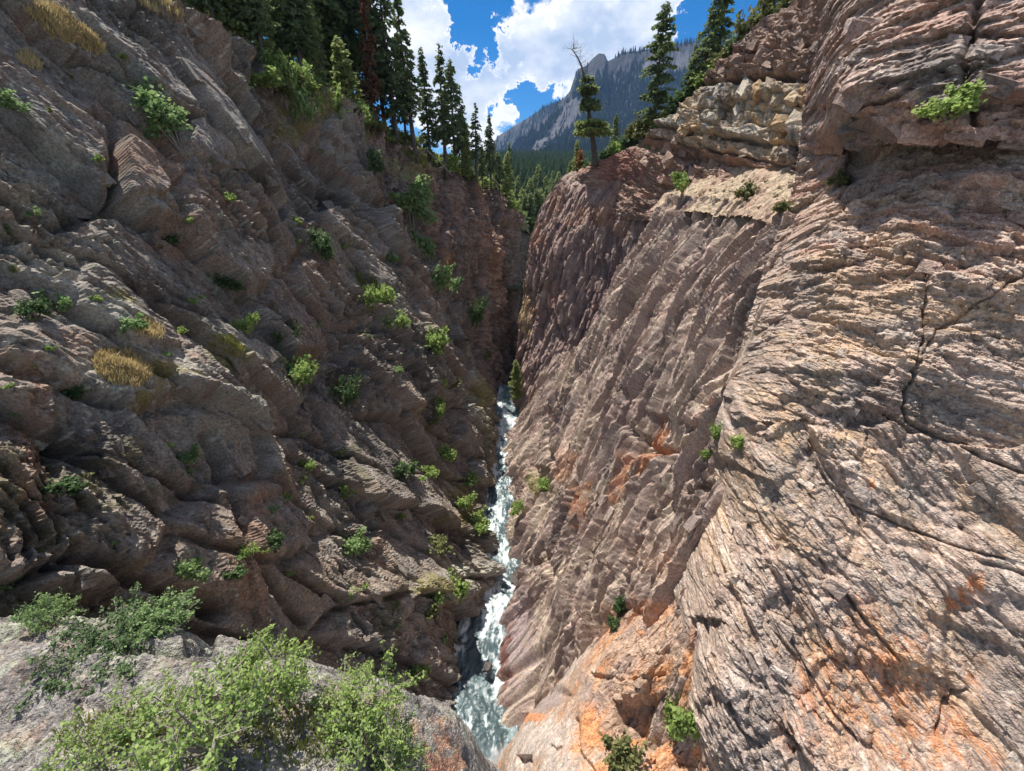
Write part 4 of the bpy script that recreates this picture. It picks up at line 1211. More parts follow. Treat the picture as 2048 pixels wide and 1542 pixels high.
def far_conifers(name, fr, forest, n, hmin, hmax, seed, label):
    rng = np.random.default_rng(seed)
    i = rng.choice(forest.size, n * 3, p=(forest.ravel() / forest.sum()))
    pts = fr.reshape(-1, 3)[i]
    u, v, _ = project(pts)
    ok = (u > 940) & (u < 1640) & (v > -20) & (v < 420)
    pts = pts[ok][:n]
    m = len(pts)
    pts = pts + np.c_[rng.normal(0, 4, m), rng.normal(0, 3, m), np.zeros(m)]
    h = rng.uniform(hmin, hmax, m); r = h * rng.uniform(.16, .22, m); ph = rng.uniform(0, 6.28, m)
    ring = [pts + np.c_[r * np.cos(ph + k * 1.5708), r * np.sin(ph + k * 1.5708), -1.0 + 0 * r] for k in range(4)]
    V = np.concatenate([np.stack(ring, 1), (pts + np.c_[0 * h, 0 * h, h])[:, None]], 1).reshape(-1, 3)
    b = np.arange(m)[:, None] * 5
    Fc = np.concatenate([b + np.array([[k, (k + 1) % 4, 4]]) for k in range(4)])
    return obj(name, make_mesh(name, V, Fc, M_FARTREE), kind='stuff', label=label, cat='forest')


M_FARTREE = leaf_material('far_conifer', (0.018, 0.032, 0.02), (0.045, 0.065, 0.035), 0.1, .01)
far_conifers('mountain_forest', MT['a'][0], MT['a'][1], 20000, 14, 26, 2301, 'dark conifer forest covering the slopes of the blue mountain')
far_conifers('mountain_forest', MT['b'][0], MT['b'][1], 3000, 14, 24, 2302, 'conifers along the crest of the pale far ridge')

# ------------------------------------------------------------------ plants: makers
def norm(v): return v / (np.linalg.norm(v) + 1e-9)


def make_conifer(seed, h=14.0, rmax=2.3, clear=.12, dens=1.0, droop=.35, ragged=.35, leaf=.25, mat=None, wood=None, name='crown', power=.8):
    rng = np.random.default_rng(seed)
    bend = rng.normal(0, .12, 2)
    def axis(z): return np.array([bend[0] * math.sin(z / h * 3), bend[1] * math.sin(z / h * 2.4), z])
    tb = Bag()
    zs = np.linspace(-.4, h, 10)
    tb.add(*tube([axis(z) for z in zs], [(.018 * h) * (1 - .93 * max(z, 0) / h) for z in zs], 7))
    Cs, Ns, As, Ss = [], [], [], []
    z = clear * h
    while z < h * .985:
        zr = (z - clear * h) / (h * (1 - clear))
        for k in range(int(rng.integers(4, 7))):
            if rng.random() > dens: continue
            az = rng.uniform(0, 6.283)
            L = rmax * ((1 - zr) ** power + .05) * rng.uniform(1 - ragged, 1 + .5 * ragged) * min(1, .55 + zr * 3)
            out = np.array([math.cos(az), math.sin(az), 0])
            base = axis(z)
            up = rng.uniform(.05, .35) * (.3 + zr)
            def pt(t): return base + out * L * t + np.array([0, 0, L * (up * t - droop * t * t)])
            if L > .3:
                tb.add(*tube([base, pt(.5), pt(.95)], [.022 + .008 * L, .016, .006], 3))
            n = max(6, int(L * 15 + 3))
            side = np.array([-out[1], out[0], 0])
            for _ in range(n):
                t = rng.uniform(.18, 1.0) ** .8
                c = pt(t) + side * rng.normal(0, .16 + .10 * L * (1 - t)) + np.array([0, 0, rng.normal(-.04, .07)])
                Cs.append(c)
                Ns.append(norm(np.array([0, 0, 1.0]) + .75 * rng.normal(size=3)))
                As.append(norm(out + side * rng.normal(0, .7) + np.array([0, 0, rng.normal(-.35, .3)])))
                Ss.append(leaf * rng.uniform(.6, 1.25) * (.75 if zr > .9 else 1))
        z += rng.uniform(.18, .34) * h / 14
    tm = tb.mesh('trunk', wood or M_BARK, True)
    V, Fq = leaf_quads(np.array(Cs), np.array(Ns), np.array(Ss), 1.9, rng, np.array(As))
    return tm, make_mesh(name, V, Fq, mat or M_NEEDLE)


def make_shrub(seed, stems=9, leaves=1500, leaf=.075, spread=.5, tall=1.0, mat=None, bare=.25, clump=.10):
    """about one metre across and one metre tall"""
    rng = np.random.default_rng(seed)
    sb = Bag(); tips = []
    for i in range(stems):
        az = rng.uniform(0, 6.283); r = spread * math.sqrt(rng.uniform(.02, 1)); hh = tall * rng.uniform(.55, 1.0) * (1 - .45 * r / spread * rng.random())
        end = np.array([r * math.cos(az), r * math.sin(az), hh])
        mid = end * np.array([.45, .45, .55]) + rng.normal(0, .04, 3)
        sb.add(*tube([np.array([0, 0, -.05]) + rng.normal(0, .02, 3), mid, end], [.014, .010, .004], 4))
        tips.append((mid, end))
        for k in range(4):
            t = rng.uniform(.3, .95); b0 = mid + (end - mid) * t
            e2 = b0 + unit(1, rng)[0] * rng.uniform(.1, .26) + np.array([0, 0, .06])
            sb.add(*tube([b0, e2], [.006, .003], 3))
            tips.append((b0, e2))
    w = rng.integers(0, len(tips), leaves)
    A = np.array([tips[i][0] for i in w]); B = np.array([tips[i][1] for i in w])
    t = rng.uniform(bare, 1.08, (leaves, 1))
    Cn = A + (B - A) * t + rng.normal(0, clump, (leaves, 3)) * rng.uniform(.2, 1, (leaves, 1)) * (.45 + .9 * rng.random((len(tips), 1))[w])
    Cn[:, 2] = np.maximum(Cn[:, 2], .02)
    N = unit(leaves, rng) + np.array([0, 0, .7]); N /= np.linalg.norm(N, axis=1, keepdims=True)
    V, Fq = leaf_quads(Cn, N, leaf * rng.uniform(.6, 1.25, leaves), 1.5, rng)
    return sb.mesh('stems', M_STEM, True), make_mesh('foliage', V, Fq, mat or M_LEAF)


def plant(name, meshes, loc, size, rotz, label, cat, group=None, parts=('trunk', 'crown'), tilt=(0, 0)):
    r = bpy.data.objects.new(name, None)
    col.objects.link(r)
    r.empty_display_size = .1
    r.location = tuple(loc)
    r.scale = size if isinstance(size, tuple) else (size, size, size)
    r.rotation_euler = (tilt[0], tilt[1], rotz)
    r['label'] = label; r['category'] = cat
    if group: r['group'] = group
    for me, pn in zip(meshes, parts):
        obj(pn, me, r)
    return r


CON = [make_conifer(3000 + i, 14, 2.0 + .25 * (i % 3), .20 + .06 * (i % 3), .8, .35 + .08 * (i % 2), .4) for i in range(6)]
CON_SP = [make_conifer(3020 + i, 14, 1.5, .30, .55, .5, .55, .27) for i in range(3)]        # slender, open
CON_L = [make_conifer(3040 + i, 10, 2.1, .06, .95, .1, .4, .22, M_NEEDLE_L, power=.65) for i in range(2)]
CON_R = [make_conifer(3060, 14, 1.3, .12, .5, .6, .5, .30, M_NEEDLE_R)]
CON_O = [make_conifer(3061, 4, .8, .08, .9, .2, .4, .2, M_NEEDLE_O)]
CON_G = [make_conifer(3070 + i, 14, 2.5, .16, .62, .25, .6, .30, power=.55) for i in range(2)]   # broad, ragged, old
print('conifers done')
# ------------------------------------------------------------------ trees
def tree_on(ground, kind, u, vt, Y, label, group=None, h0=14.0, wide=1.0, name='conifer_tree', seed=0, cat='tree', vb=None):
    rng = random.Random(seed + int(u) * 7 + int(Y * 13))
    x = z = 0.0
    v = vb if vb is not None else 300
    for _ in range(12):                                   # walk the sight line to the ground
        d = ray(u, v); x = d[0] / d[1] * Y
        z = float(ground(np.array([x]), np.array([Y]))[0])
        # photo row of that ground point
        f = Y * CP - (z - CAMZ) * SP
        x = (u - W_PX / 2) * f / F_PX
        v = H_PX / 2 - F_PX * (Y * SP + (z - CAMZ) * CP) / f
    top = at(u, vt, Y)[2]
    h = max(top - z, 2.0)
    k = h / h0
    return plant(name, kind, (x, Y, z - .15), (k * wide, k * wide * rng.uniform(.85, 1.15), k), rng.uniform(0, 6.28), label, cat, group, tilt=(rng.gauss(0, .025), rng.gauss(0, .03)))


ORD = ['first', 'second', 'third', 'fourth', 'fifth', 'sixth', 'seventh', 'eighth', 'ninth', 'tenth', 'eleventh', 'twelfth', 'thirteenth', 'fourteenth', 'fifteenth', 'sixteenth', 'seventeenth', 'eighteenth', 'nineteenth', 'twentieth']
def nth(i):
    if i < 20: return ORD[i]
    t, u = divmod(i + 1, 10)
    tens = {2: 'twenty', 3: 'thirty', 4: 'forty', 5: 'fifty', 6: 'sixty', 7: 'seventy'}[t]
    return {2: 'twentieth', 3: 'thirtieth', 4: 'fortieth', 5: 'fiftieth', 6: 'sixtieth', 7: 'seventieth'}[t] if u == 0 else tens + '-' + ORD[u - 1]


G_STAND = 'conifers in the stand above the left rim'
# dense stand at the upper left; tops run out of the frame
rng_ = random.Random(5)
for i in range(29):
    u = 352 + i * 13.5 + rng_.uniform(-6, 6)
    Y = np.interp(u, [350, 510, 690, 760], [33, 37, 47, 55]) + rng_.choice([3.5, 5, 7, 10, 15])
    if 665 < u < 735: Y += 6
    tree_on(hill_left, CON[i % 6] if i % 3 else CON_L[i % 2], u, rng_.uniform(-420, -60), Y,
            ('tall dark' if i % 3 else 'lighter green') + ' conifer in the stand above the left cliff, %s from the left' % nth(i), G_STAND, wide=rng_.uniform(.75, 1.05) if i % 3 else .7, seed=i, h0=14 if i % 3 else 10)
named = [
    (CON_L[0], 700, 66, 46.6, 10, 1.15, 'bright young conifer standing alone on the left rim, lit by the sun'),
    (CON_R[0], 748, -70, 54, 14, 1.0, 'rusty dead spruce with drooping bare twigs in the left stand'),
    (CON[1], 772, -160, 58, 14, .8, 'tall dark spruce right of the rusty dead one'),
    (CON[3], 797, -150, 57, 14, .85, 'tall dark spruce rising out of the frame near the edge of the stand'),
    (CON_SP[0], 832, -40, 58.5, 14, 1.0, 'slender open spruce at the sky edge of the left stand'),
    (CON[4], 812, 60, 62, 14, .9, 'shorter spruce filling the gap behind the slender open one'),
    (CON[0], 862, 88, 64, 14, .95, 'leftmost of the three spruces standing against the white cloud'),
    (CON_SP[1], 893, 82, 65, 14, 1.15, 'middle and tallest of the three spruces against the white cloud'),
    (CON[2], 912, 112, 67, 14, .95, 'rightmost of the three spruces against the white cloud'),
    (CON[5], 928, 205, 70, 14, 1.2, 'low bushy spruce at the foot of the three spruces'),
    (CON_SP[2], 953, 203, 67, 14, 1.15, 'spiky spruce with a thin top below the lower cloud'),
    (CON[1], 983, 224, 70, 14, .95, 'pointed spruce just left of the mountain foot'),
    (CON_L[1], 935, 262, 66, 10, .9, 'light green young conifer below the spiky spruce'),
    (CON_L[0], 1012, 300, 79, 10, .9, 'light green conifer at the end of the left rim'),
    (CON_SP[0], 1020, 280, 92, 14, .9, 'thin dark spire of a spruce before the mountain foot'),
    (CON[3], 965, 285, 68, 14, 1.2, 'dark bushy spruce on the rim below the pointed one'),
    (CON[2], 1000, 300, 74, 14, 1.2, 'dark spruce low on the rim before the valley trees'),
    (CON_L[1], 790, 200, 60, 10, .75, 'yellow green young conifer among the dark trunks')]
for kind, u, vt, Y, h0, wd, lab in named:
    tree_on(hill_left, kind, u, vt, Y, lab, None, h0, wd)

# valley wood: the near trees one by one
rng_ = random.Random(9)
for i in range(95):
    Y = rng_.uniform(130, 330) if i > 26 else rng_.uniform(84, 125)
    u = rng_.uniform(1008, 1165) if i > 26 else 1010 + i * 5.6
    k = rng_.choice([0, 1, 2, 3, 4, 5])
    x = (u - 1024) / 860 * Y * .93
    z = float(valley_z(np.array([x]), np.array([Y]))[0])
    h = rng_.uniform(9, 16)
    plant('valley_conifer', CON[k] if i % 2 else CON_L[k % 2], (x, Y, z - .3), (h / 14 * 1.1, h / 14 * 1.1, h / 14) if i % 2 else h / 10, rng_.uniform(0, 6.3),
          'conifer deep in the valley wood between the two cliffs' if i > 26 else 'near conifer of the valley wood, %s from the left cliff' % nth(i), 'tree', 'conifers of the valley wood', ('trunk', 'crown'))
# ... and the wood beyond as one mass
rngv = np.random.default_rng(77)
m = 6000
Yv = rngv.uniform(320, 1150, m); Xv = (rngv.uniform(930, 1330, m) - 1024) / 860 * Yv * .95
pts = np.stack([Xv, Yv, valley_z(Xv, Yv)], -1)
hv = rngv.uniform(9, 17, m); rv = hv * rngv.uniform(.13, .2, m); ph = rngv.uniform(0, 6.28, m)
lay = []
Fv = []
for li, (z0, z1, rr) in enumerate(((.05, .55, 1.0), (.35, .8, .72), (.62, 1.0, .45))):
    ring = [pts + np.c_[rv * rr * np.cos(ph + k * 1.2566 + li), rv * rr * np.sin(ph + k * 1.2566 + li), hv * z0] for k in range(5)]
    V = np.concatenate([np.stack(ring, 1), (pts + np.c_[0 * hv, 0 * hv, hv * z1])[:, None]], 1).reshape(-1, 3)
    b = np.arange(m)[:, None] * 6 + li * m * 6
    Fv += [b + np.array([[k, (k + 1) % 5, 5]]) for k in range(5)]
    lay.append(V)
obj('valley_forest', make_mesh('valley_forest', np.concatenate(lay), np.concatenate(Fv), leaf_material('valley_needles', (0.045, 0.085, 0.03), (0.12, 0.165, 0.06), .3, .05)), kind='stuff', label='conifer forest filling the valley floor below the mountain', cat='forest')

# right rim trees
tree_on(hill_right, CON_G[0], 1303, 0, 51.5, 'big ragged fir with a full crown on the right rim', None, 14, .95, vb=230)
tree_on(hill_right, CON[2], 1392, -40, 46, 'left one of the two firs crowning the right rim', None, 14, .95, vb=160)
tree_on(hill_right, CON_SP[1], 1424, -70, 46.5, 'right one of the two firs crowning the right rim', None, 14, 1.3, vb=150)
tree_on(hill_right, CON[0], 1372, 80, 47, 'low fir leaning among the bushes left of the two firs', None, 14, 1.2, vb=170)
tree_on(hill_right, CON[4], 1220, 222, 64, 'small dark fir behind the half-dead tree', None, 14, 1.0, vb=260)
tree_on(hill_right, CON_L[1], 1156, 276, 62, 'small bright fir at the lip of the right buttress', None, 10, .9, vb=330)
tree_on(hill_right, CON_O[0], 1158, 298, 60.5, 'tiny orange dead conifer at the lip of the right buttress', None, 4, 1.0, vb=325)
tree_on(hill_right, CON_L[0], 1140, 318, 64, 'light green conifer sapling left of the orange dead one', None, 10, 1.0, vb=340)


# the half-dead tree: a bent trunk, bare top, foliage in separate tiers
def half_dead_tree():
    rng = np.random.default_rng(41)
    Y = 57.0
    path_px = [(1192, 318), (1187, 292), (1183, 262), (1178, 226), (1173, 190), (1170, 160), (1163, 132), (1155, 114), (1146, 102), (1147, 92)]
    pts = [at(u, v, Y) for u, v in path_px]
    base = pts[0].copy(); base[2] -= .4
    L = [p - base for p in pts]; L[0] = np.array([0, 0, -.3])
    rad = [.36, .30, .26, .22, .17, .14, .10, .07, .045, .02]
    r = bpy.data.objects.new('half_dead_fir', None); col.objects.link(r); r.location = tuple(base)
    r['label'] = 'half-dead fir with bare crooked top and layered tiers of needles on the right rim'; r['category'] = 'tree'
    tb = Bag(); tb.add(*tube(L, rad, 8))
    obj('trunk', tb.mesh('trunk', M_BARK, True), r)
    db = Bag()
    def along(t):
        k = t * (len(L) - 1); i = min(int(k), len(L) - 2); return L[i] + (L[i + 1] - L[i]) * (k - i)
    for _ in range(40):
        t = rng.uniform(.5, 1.0); b = along(t); az = rng.uniform(0, 6.28)
        ln = rng.uniform(.7, 2.3) * (1.15 - .5 * t)
        o = np.array([math.cos(az), math.sin(az), rng.uniform(-.1, .6)])
        m1 = b + o * ln * .5 + rng.normal(0, .08, 3); e1 = b + o * ln + np.array([0, 0, .25 * ln]) + rng.normal(0, .1, 3)
        db.add(*tube([b, m1, e1], [.028, .018, .007], 4))
        for _k in range(2):
            c0 = m1 + (e1 - m1) * rng.random(); db.add(*tube([c0, c0 + rng.normal(0, .22, 3)], [.011, .005], 3))
    for (u, v, eu, ev) in [(1172, 150, 1205, 190), (1175, 165, 1212, 195), (1178, 210, 1222, 214), (1176, 200, 1218, 205)]:
        a0, e0 = at(u, v, Y) - base, at(eu, ev, Y - .6) - base
        db.add(*tube([a0, (a0 + e0) / 2 + np.array([0, 0, .15]), e0], [.03, .022, .01], 4))
    obj('dead_branches', db.mesh('dead_branches', M_DEADWOOD, True), r)
    for (v, wid, n) in [(258, 2.15, 1100), (245, 1.9, 800), (214, 1.2, 420), (206, 1.05, 300), (186, .85, 260), (176, 1.2, 260), (160, .7, 120)]:
        k = np.interp(v, [p[1] for p in path_px[::-1]], [p[0] for p in path_px[::-1]])
        c = at(k, v, Y) - base
        az = rng.uniform(0, 6.28, n); rr = wid * np.sqrt(rng.uniform(.03, 1, n))
        Cn = np.c_[c[0] + .25 + rr * np.cos(az), c[1] + rr * np.sin(az), c[2] + .25 - .30 * rr + rng.normal(0, .13, n)]
        A = np.c_[np.cos(az), np.sin(az), np.full(n, -.4)] + rng.normal(0, .35, (n, 3))
        N = rng.normal(0, .5, (n, 3)) + np.array([0, 0, 1]); N /= np.linalg.norm(N, axis=1, keepdims=True)
        V, Fq = leaf_quads(Cn, N, rng.uniform(.2, .38, n), 1.9, rng, A)
        obj('needle_tier', make_mesh('needle_tier', V, Fq, M_NEEDLE_L if v > 240 else M_NEEDLE), r)


half_dead_tree()

# fallen and leaning dead poles on the left hillside
def pole(a, b, r0, label):
    a, b = np.array(a), np.array(b)
    mid = (a + b) / 2 + np.array([.05, .05, .08])
    V, Fq = tube([a * 0, mid - a, b - a], [r0, r0 * .8, r0 * .5], 7)
    o = obj('dead_log', make_mesh('dead_log', V, Fq, M_DEADWOOD, True), None, tuple(a), label, 'log', 'dead poles on the left slope')
for (u, v, u2, v2, Y, lab) in [(812, 238, 842, 200, 57.5, 'leaning dead pole propped among the trunks of the left stand'),
                               (853, 300, 905, 352, 62, 'pale dead log sliding down the left rim below the three spruces'),
                               (975, 350, 1000, 372, 71, 'short pale log lying at the lower left rim')]:
    pole(at(u, v, Y), at(u2, v2, Y + .8), .11, lab)

# ------------------------------------------------------------------ shrubs
SH = {'fresh': [make_shrub(4000 + i, 9, 1300, .085, mat=M_LEAF) for i in range(3)],
      'cool': [make_shrub(4010 + i, 9, 1300, .085, mat=M_LEAF_B) for i in range(3)],
      'olive': [make_shrub(4020 + i, 10, 1300, .08, mat=M_LEAF_O) for i in range(3)],
      'dark': [make_shrub(4030 + i, 10, 1300, .085, mat=M_LEAF_D) for i in range(3)],
      'tallcool': [make_shrub(4040 + i, 12, 1500, .075, .33, 1.5, mat=M_LEAF_B) for i in range(2)],
      'low': [make_shrub(4050 + i, 12, 1400, .075, .6, .45, mat=M_LEAF) for i in range(2)],
      'lowdark': [make_shrub(4055 + i, 12, 1400, .075, .6, .45, mat=M_LEAF_D) for i in range(2)]}


def shrub(kind, u, v, wpx, label, hpx=None, group=None, walls=None, name='shrub', lean=.35, cat='shrub'):
    """a shrub whose middle shows at photo point (u, v), about wpx wide in the photo"""
    hpx = hpx or wpx
    zz_, pnt, c, w = hit(u, min(v + .4 * hpx, 1535), walls)
    k = 1.2 * wpx * zz_ / F_PX; kh = 1.2 * hpx * zz_ / F_PX
    r = random.Random(int(u * 31 + v))
    n = w.N
    pnt = pnt - n * .08 * k
    base_h = 1.5 if kind == 'tallcool' else (.45 if kind.startswith('low') else 1.0)
    base_w = .75 if kind == 'tallcool' else 1.1
    return plant(name, r.choice(SH[kind]), pnt, (k / base_w, k / base_w, kh / base_h), r.uniform(0, 6.28), label, cat, group, ('stems', 'foliage'),
                 (-n[1] * lean * .6, n[0] * lean))


LC = 'shrubs rooted on the left cliff'
LWN = ['cliff_left', 'cliff_left_far']
for kind, u, v, w, h, lab in [
        ('tallcool', 365, 262, 62, 105, 'tall pale green shrub beside the rusty slab on the left cliff'),
        ('tallcool', 497, 200, 44, 70, 'pale green shrub high on the left cliff near the first cleft'),
        ('cool', 55, 215, 46, 36, 'sparse pale shrub near the left frame edge, below the dry grass crown'),
        ('cool', 22, 465, 50, 36, 'pale shrub cut by the left frame edge at mid height'),
        ('dark', 78, 622, 46, 36, 'dark shrub left of the pale bush on the layered left ledge'),
        ('cool', 122, 618, 52, 42, 'pale green bush on the layered ledge at the left frame side'),
        ('cool', 276, 655, 40, 32, 'small round green bush above the large dry grass patch'),
        ('fresh', 505, 655, 40, 44, 'light green bush on the lit crag right of the large dry grass patch'),
        ('dark', 580, 690, 44, 60, 'dark drooping bush right of the lit crag'),
        ('dark', 455, 575, 62, 48, 'dark green bush in the shade of the left cliff middle'),
        ('dark', 385, 480, 60, 40, 'dim dark bush under the rusty slab'),
        ('dark', 642, 500, 50, 62, 'dark bush hanging in the middle of the left cliff'),
        ('low', 760, 605, 62, 40, 'yellow green bush strip on the bright ledge of the left cliff'),
        ('fresh', 800, 643, 44, 42, 'bright bush at the lower end of the bright ledge'),
        ('tallcool', 832, 425, 60, 90, 'tall bush in the gully under the left rim'),
        ('cool', 862, 505, 46, 60, 'bush halfway down the gully under the left rim'),
        ('cool', 890, 570, 40, 56, 'lowest bush in the gully under the left rim'),
        ('fresh', 872, 688, 50, 48, 'bright bush on the left ridge nose above the creek'),
        ('fresh', 888, 770, 32, 30, 'round bright bush below the left ridge nose'),
        ('fresh', 878, 826, 24, 44, 'narrow bright bush below the round one'),
        ('fresh', 900, 912, 34, 34, 'small bright bush near the creek at the height of the first bend'),
        ('fresh', 945, 962, 30, 26, 'small bush at the creek side edge above the rapids'),
        ('fresh', 943, 1000, 34, 30, 'upper of two leafy bushes over the creek narrows'),
        ('fresh', 960, 1055, 44, 40, 'lower and larger of two leafy bushes over the creek narrows'),
        ('fresh', 712, 985, 36, 50, 'bright bush alone in the dark lower left cliff'),
        ('fresh', 622, 936, 28, 32, 'small bright bush left of the lone one in the dark lower cliff'),
        ('fresh', 690, 906, 26, 26, 'tiny bright bush above the lone one in the dark lower cliff'),
        ('cool', 384, 912, 48, 32, 'spiky light bush below the large dry grass patch'),
        ('cool', 720, 1085, 50, 50, 'leafy bush below the lone bright bush of the dark lower cliff'),
        ('fresh', 510, 1098, 28, 30, 'small bush on the brown gully wall above the foreground bushes'),
        ('cool', 405, 1130, 50, 56, 'wispy twiggy bush over the brown gully behind the ledge'),
        ('fresh', 702, 1190, 34, 30, 'sparse small bush on the lower left cliff above the foreground'),
        ('dark', 130, 985, 70, 44, 'dim bush in the deep shade at the left frame side'),
        ('low', 900, 1178, 62, 34, 'bright bush mat on the crag right above the undercut'),
        ('olive', 870, 1215, 44, 30, 'olive bush under the bright mat by the undercut'),
        ('fresh', 846, 1345, 44, 36, 'yellow green bush just above the foreground ledge rim'),
        ('low', 600, 742, 70, 34, 'creeping bush below the drooping dark one'),
        ('dark', 690, 790, 44, 60, 'dim bush in the gully of the left cliff middle'),
        ('dark', 745, 345, 36, 60, 'dark bush in the cleft under the young conifer'),
        ('cool', 612, 232, 34, 60, 'green bush in the hanging crack left of the young conifer'),
        ('dark', 820, 950, 54, 40, 'dim bush left of the small bright bush by the first bend'),
        ('fresh', 866, 946, 30, 24, 'light sprig of a bush just left of the creek above the rapids'),
        ('dark', 560, 1080, 44, 36, 'dim bush right of the brown gully'),
        ('dark', 470, 1150, 46, 30, 'dark low bush in the brown gully'),
        ('olive', 880, 1090, 46, 28, 'olive bush left of the leafy pair over the narrows'),
        ('olive', 790, 1290, 50, 30, 'olive bush on the lower left cliff above the ledge rim'),
        ('dark', 950, 640, 30, 60, 'dark bush clinging to the far left wall above the slot'),
        ('dark', 160, 780, 44, 30, 'dim bush left of the large dry grass patch')]:
    shrub(kind, u, v, w, lab, h, LC, LWN)
# small tufts in the joints of the left cliff, counted from the top down
TF = [make_shrub(4070 + i, 7, 420, .13, .5, .8, mat=m_) for i, m_ in enumerate((M_LEAF, M_LEAF_B, M_LEAF_O, M_LEAF))]
rt = random.Random(21)
spots = []
while len(spots) < 72:
    u, v = rt.uniform(20, 985), rt.uniform(120, 1330)
    if v < 120 + .36 * (u - 300) or (u < 640 and v > 1180) or (u > 860 and v < 640): continue
    if rt.random() > .35 + .65 * (v / 1300): continue
    if any(math.hypot(u - a, v - b) < 34 for a, b in spots): continue
    spots.append((u, v))
for i, (u, v) in enumerate(sorted(spots, key=lambda q_: q_[1])):
    zz_, pnt, c, w = hit(u, v, LWN)
    k = rt.uniform(13, 27) * zz_ / F_PX
    plant('tuft', TF[i % 4], pnt - w.N * .05, (k, k, k * rt.uniform(.7, 1.1)), rt.uniform(0, 6.3), 'small green tuft in a joint of the left cliff, %s from the top' % nth(i), 'tuft', 'small tufts on the left cliff', ('stems', 'foliage'), (-w.N[1] * .3, w.N[0] * .4))
RC = 'shrubs on the right cliffs'
for kind, u, v, w, h, lab, wl in [
        ('olive', 1480, 392, 46, 34, 'olive bush in the middle of the pale talus shelf', None),
        ('olive', 1552, 422, 34, 26, 'olive tuft bush at the lower lip of the talus shelf', None),
        ('olive', 1664, 372, 36, 34, 'grey green bush in the corner of the talus shelf by the dark cleft', None),
        ('fresh', 1358, 366, 34, 36, 'green bush at the left end of the talus shelf', None),
        ('fresh', 1896, 222, 76, 56, 'yellow green bush growing under the overhang at the upper right', None),
        ('fresh', 1430, 868, 36, 38, 'upper left of three bushes in the crack beside the near slab', None),
        ('fresh', 1484, 896, 42, 36, 'upper right of three bushes in the crack beside the near slab', None),
        ('fresh', 1412, 916, 24, 22, 'lowest and smallest of three bushes in the crack beside the near slab', None),
        ('dark', 1236, 1216, 30, 52, 'dark bush in the vertical crack above the orange rock', None),
        ('dark', 1222, 1250, 26, 30, 'small dark bush at the foot of the vertical crack', None),
        ('fresh', 1350, 1465, 74, 90, 'leafy bush in the hollow between orange rock and near slab', None),
        ('olive', 1226, 1500, 70, 80, 'grey green bush in the hollow of the orange rock', None),
        ('fresh', 1034, 1012, 26, 34, 'bright fern-like bush low in the dark slot by the creek', None),
        ('fresh', 1075, 965, 34, 26, 'grassy bush on the small ledge right of the creek', None)]:
    shrub(kind, u, v, w, lab, h, RC, wl)


def rim_bush(ground, kind, u, Y, wm, hm, label, group, tries=12):
    v = 280
    for _ in range(tries):
        d = ray(u, v); x = d[0] / d[1] * Y
        z = float(ground(np.array([x]), np.array([Y]))[0])
        f = Y * CP - (z - CAMZ) * SP
        x = (u - W_PX / 2) * f / F_PX
        v = H_PX / 2 - F_PX * (Y * SP + (z - CAMZ) * CP) / f
    r = random.Random(int(u * 17 + Y))
    base_h = .45 if kind.startswith('low') else (1.5 if kind == 'tallcool' else 1.0)
    plant('bush', r.choice(SH[kind]), (x, Y, z - .1), (wm / 1.1, wm / 1.1, hm / base_h), r.uniform(0, 6.3), label, 'bush', group, ('stems', 'foliage'))


r_ = random.Random(3)
for i in range(74):
    u = 545 + i * 6.8 + r_.uniform(-3, 3)
    Y = np.interp(u, [510, 690, 800, 900, 1000, 1050], [36.5, 46, 57.5, 66.5, 75.5, 82]) + (r_.uniform(.3, 5) if i % 2 else r_.uniform(.2, 1.6))
    rim_bush(hill_left, r_.choice(['olive', 'fresh', 'fresh', 'low', 'olive', 'fresh']), u, Y, r_.uniform(1.6, 3.2), r_.uniform(1.0, 2.2), 'rounded bush along the left rim, %s counted from the left' % nth(i), 'undergrowth along the left rim')
for i in range(26):
    u = 1150 + i * 14.5 + r_.uniform(-6, 6)
    Y = np.interp(u, [1140, 1190, 1250, 1300, 1400, 1480, 1540], [60.5, 59, 55, 51, 45, 41, 38]) + r_.uniform(.3, 2.2)
    rim_bush(hill_right, r_.choice(['olive', 'olive', 'fresh', 'dark']), u, Y, r_.uniform(1.8, 3.2), r_.uniform(1.4, 2.6), 'rounded bush along the right rim, %s counted from the left' % nth(i), 'undergrowth along the right rim')
for u, Y, wm, hm, lab in [(1512, 39.5, 3.6, 4.4, 'tall dark juniper bush with twisted stems at the top of the right rim'), (1570, 37, 3.0, 2.6, 'round olive bush right of the twisted juniper')]:
    rim_bush(hill_right, 'olive', u, Y, wm, hm, lab, None)

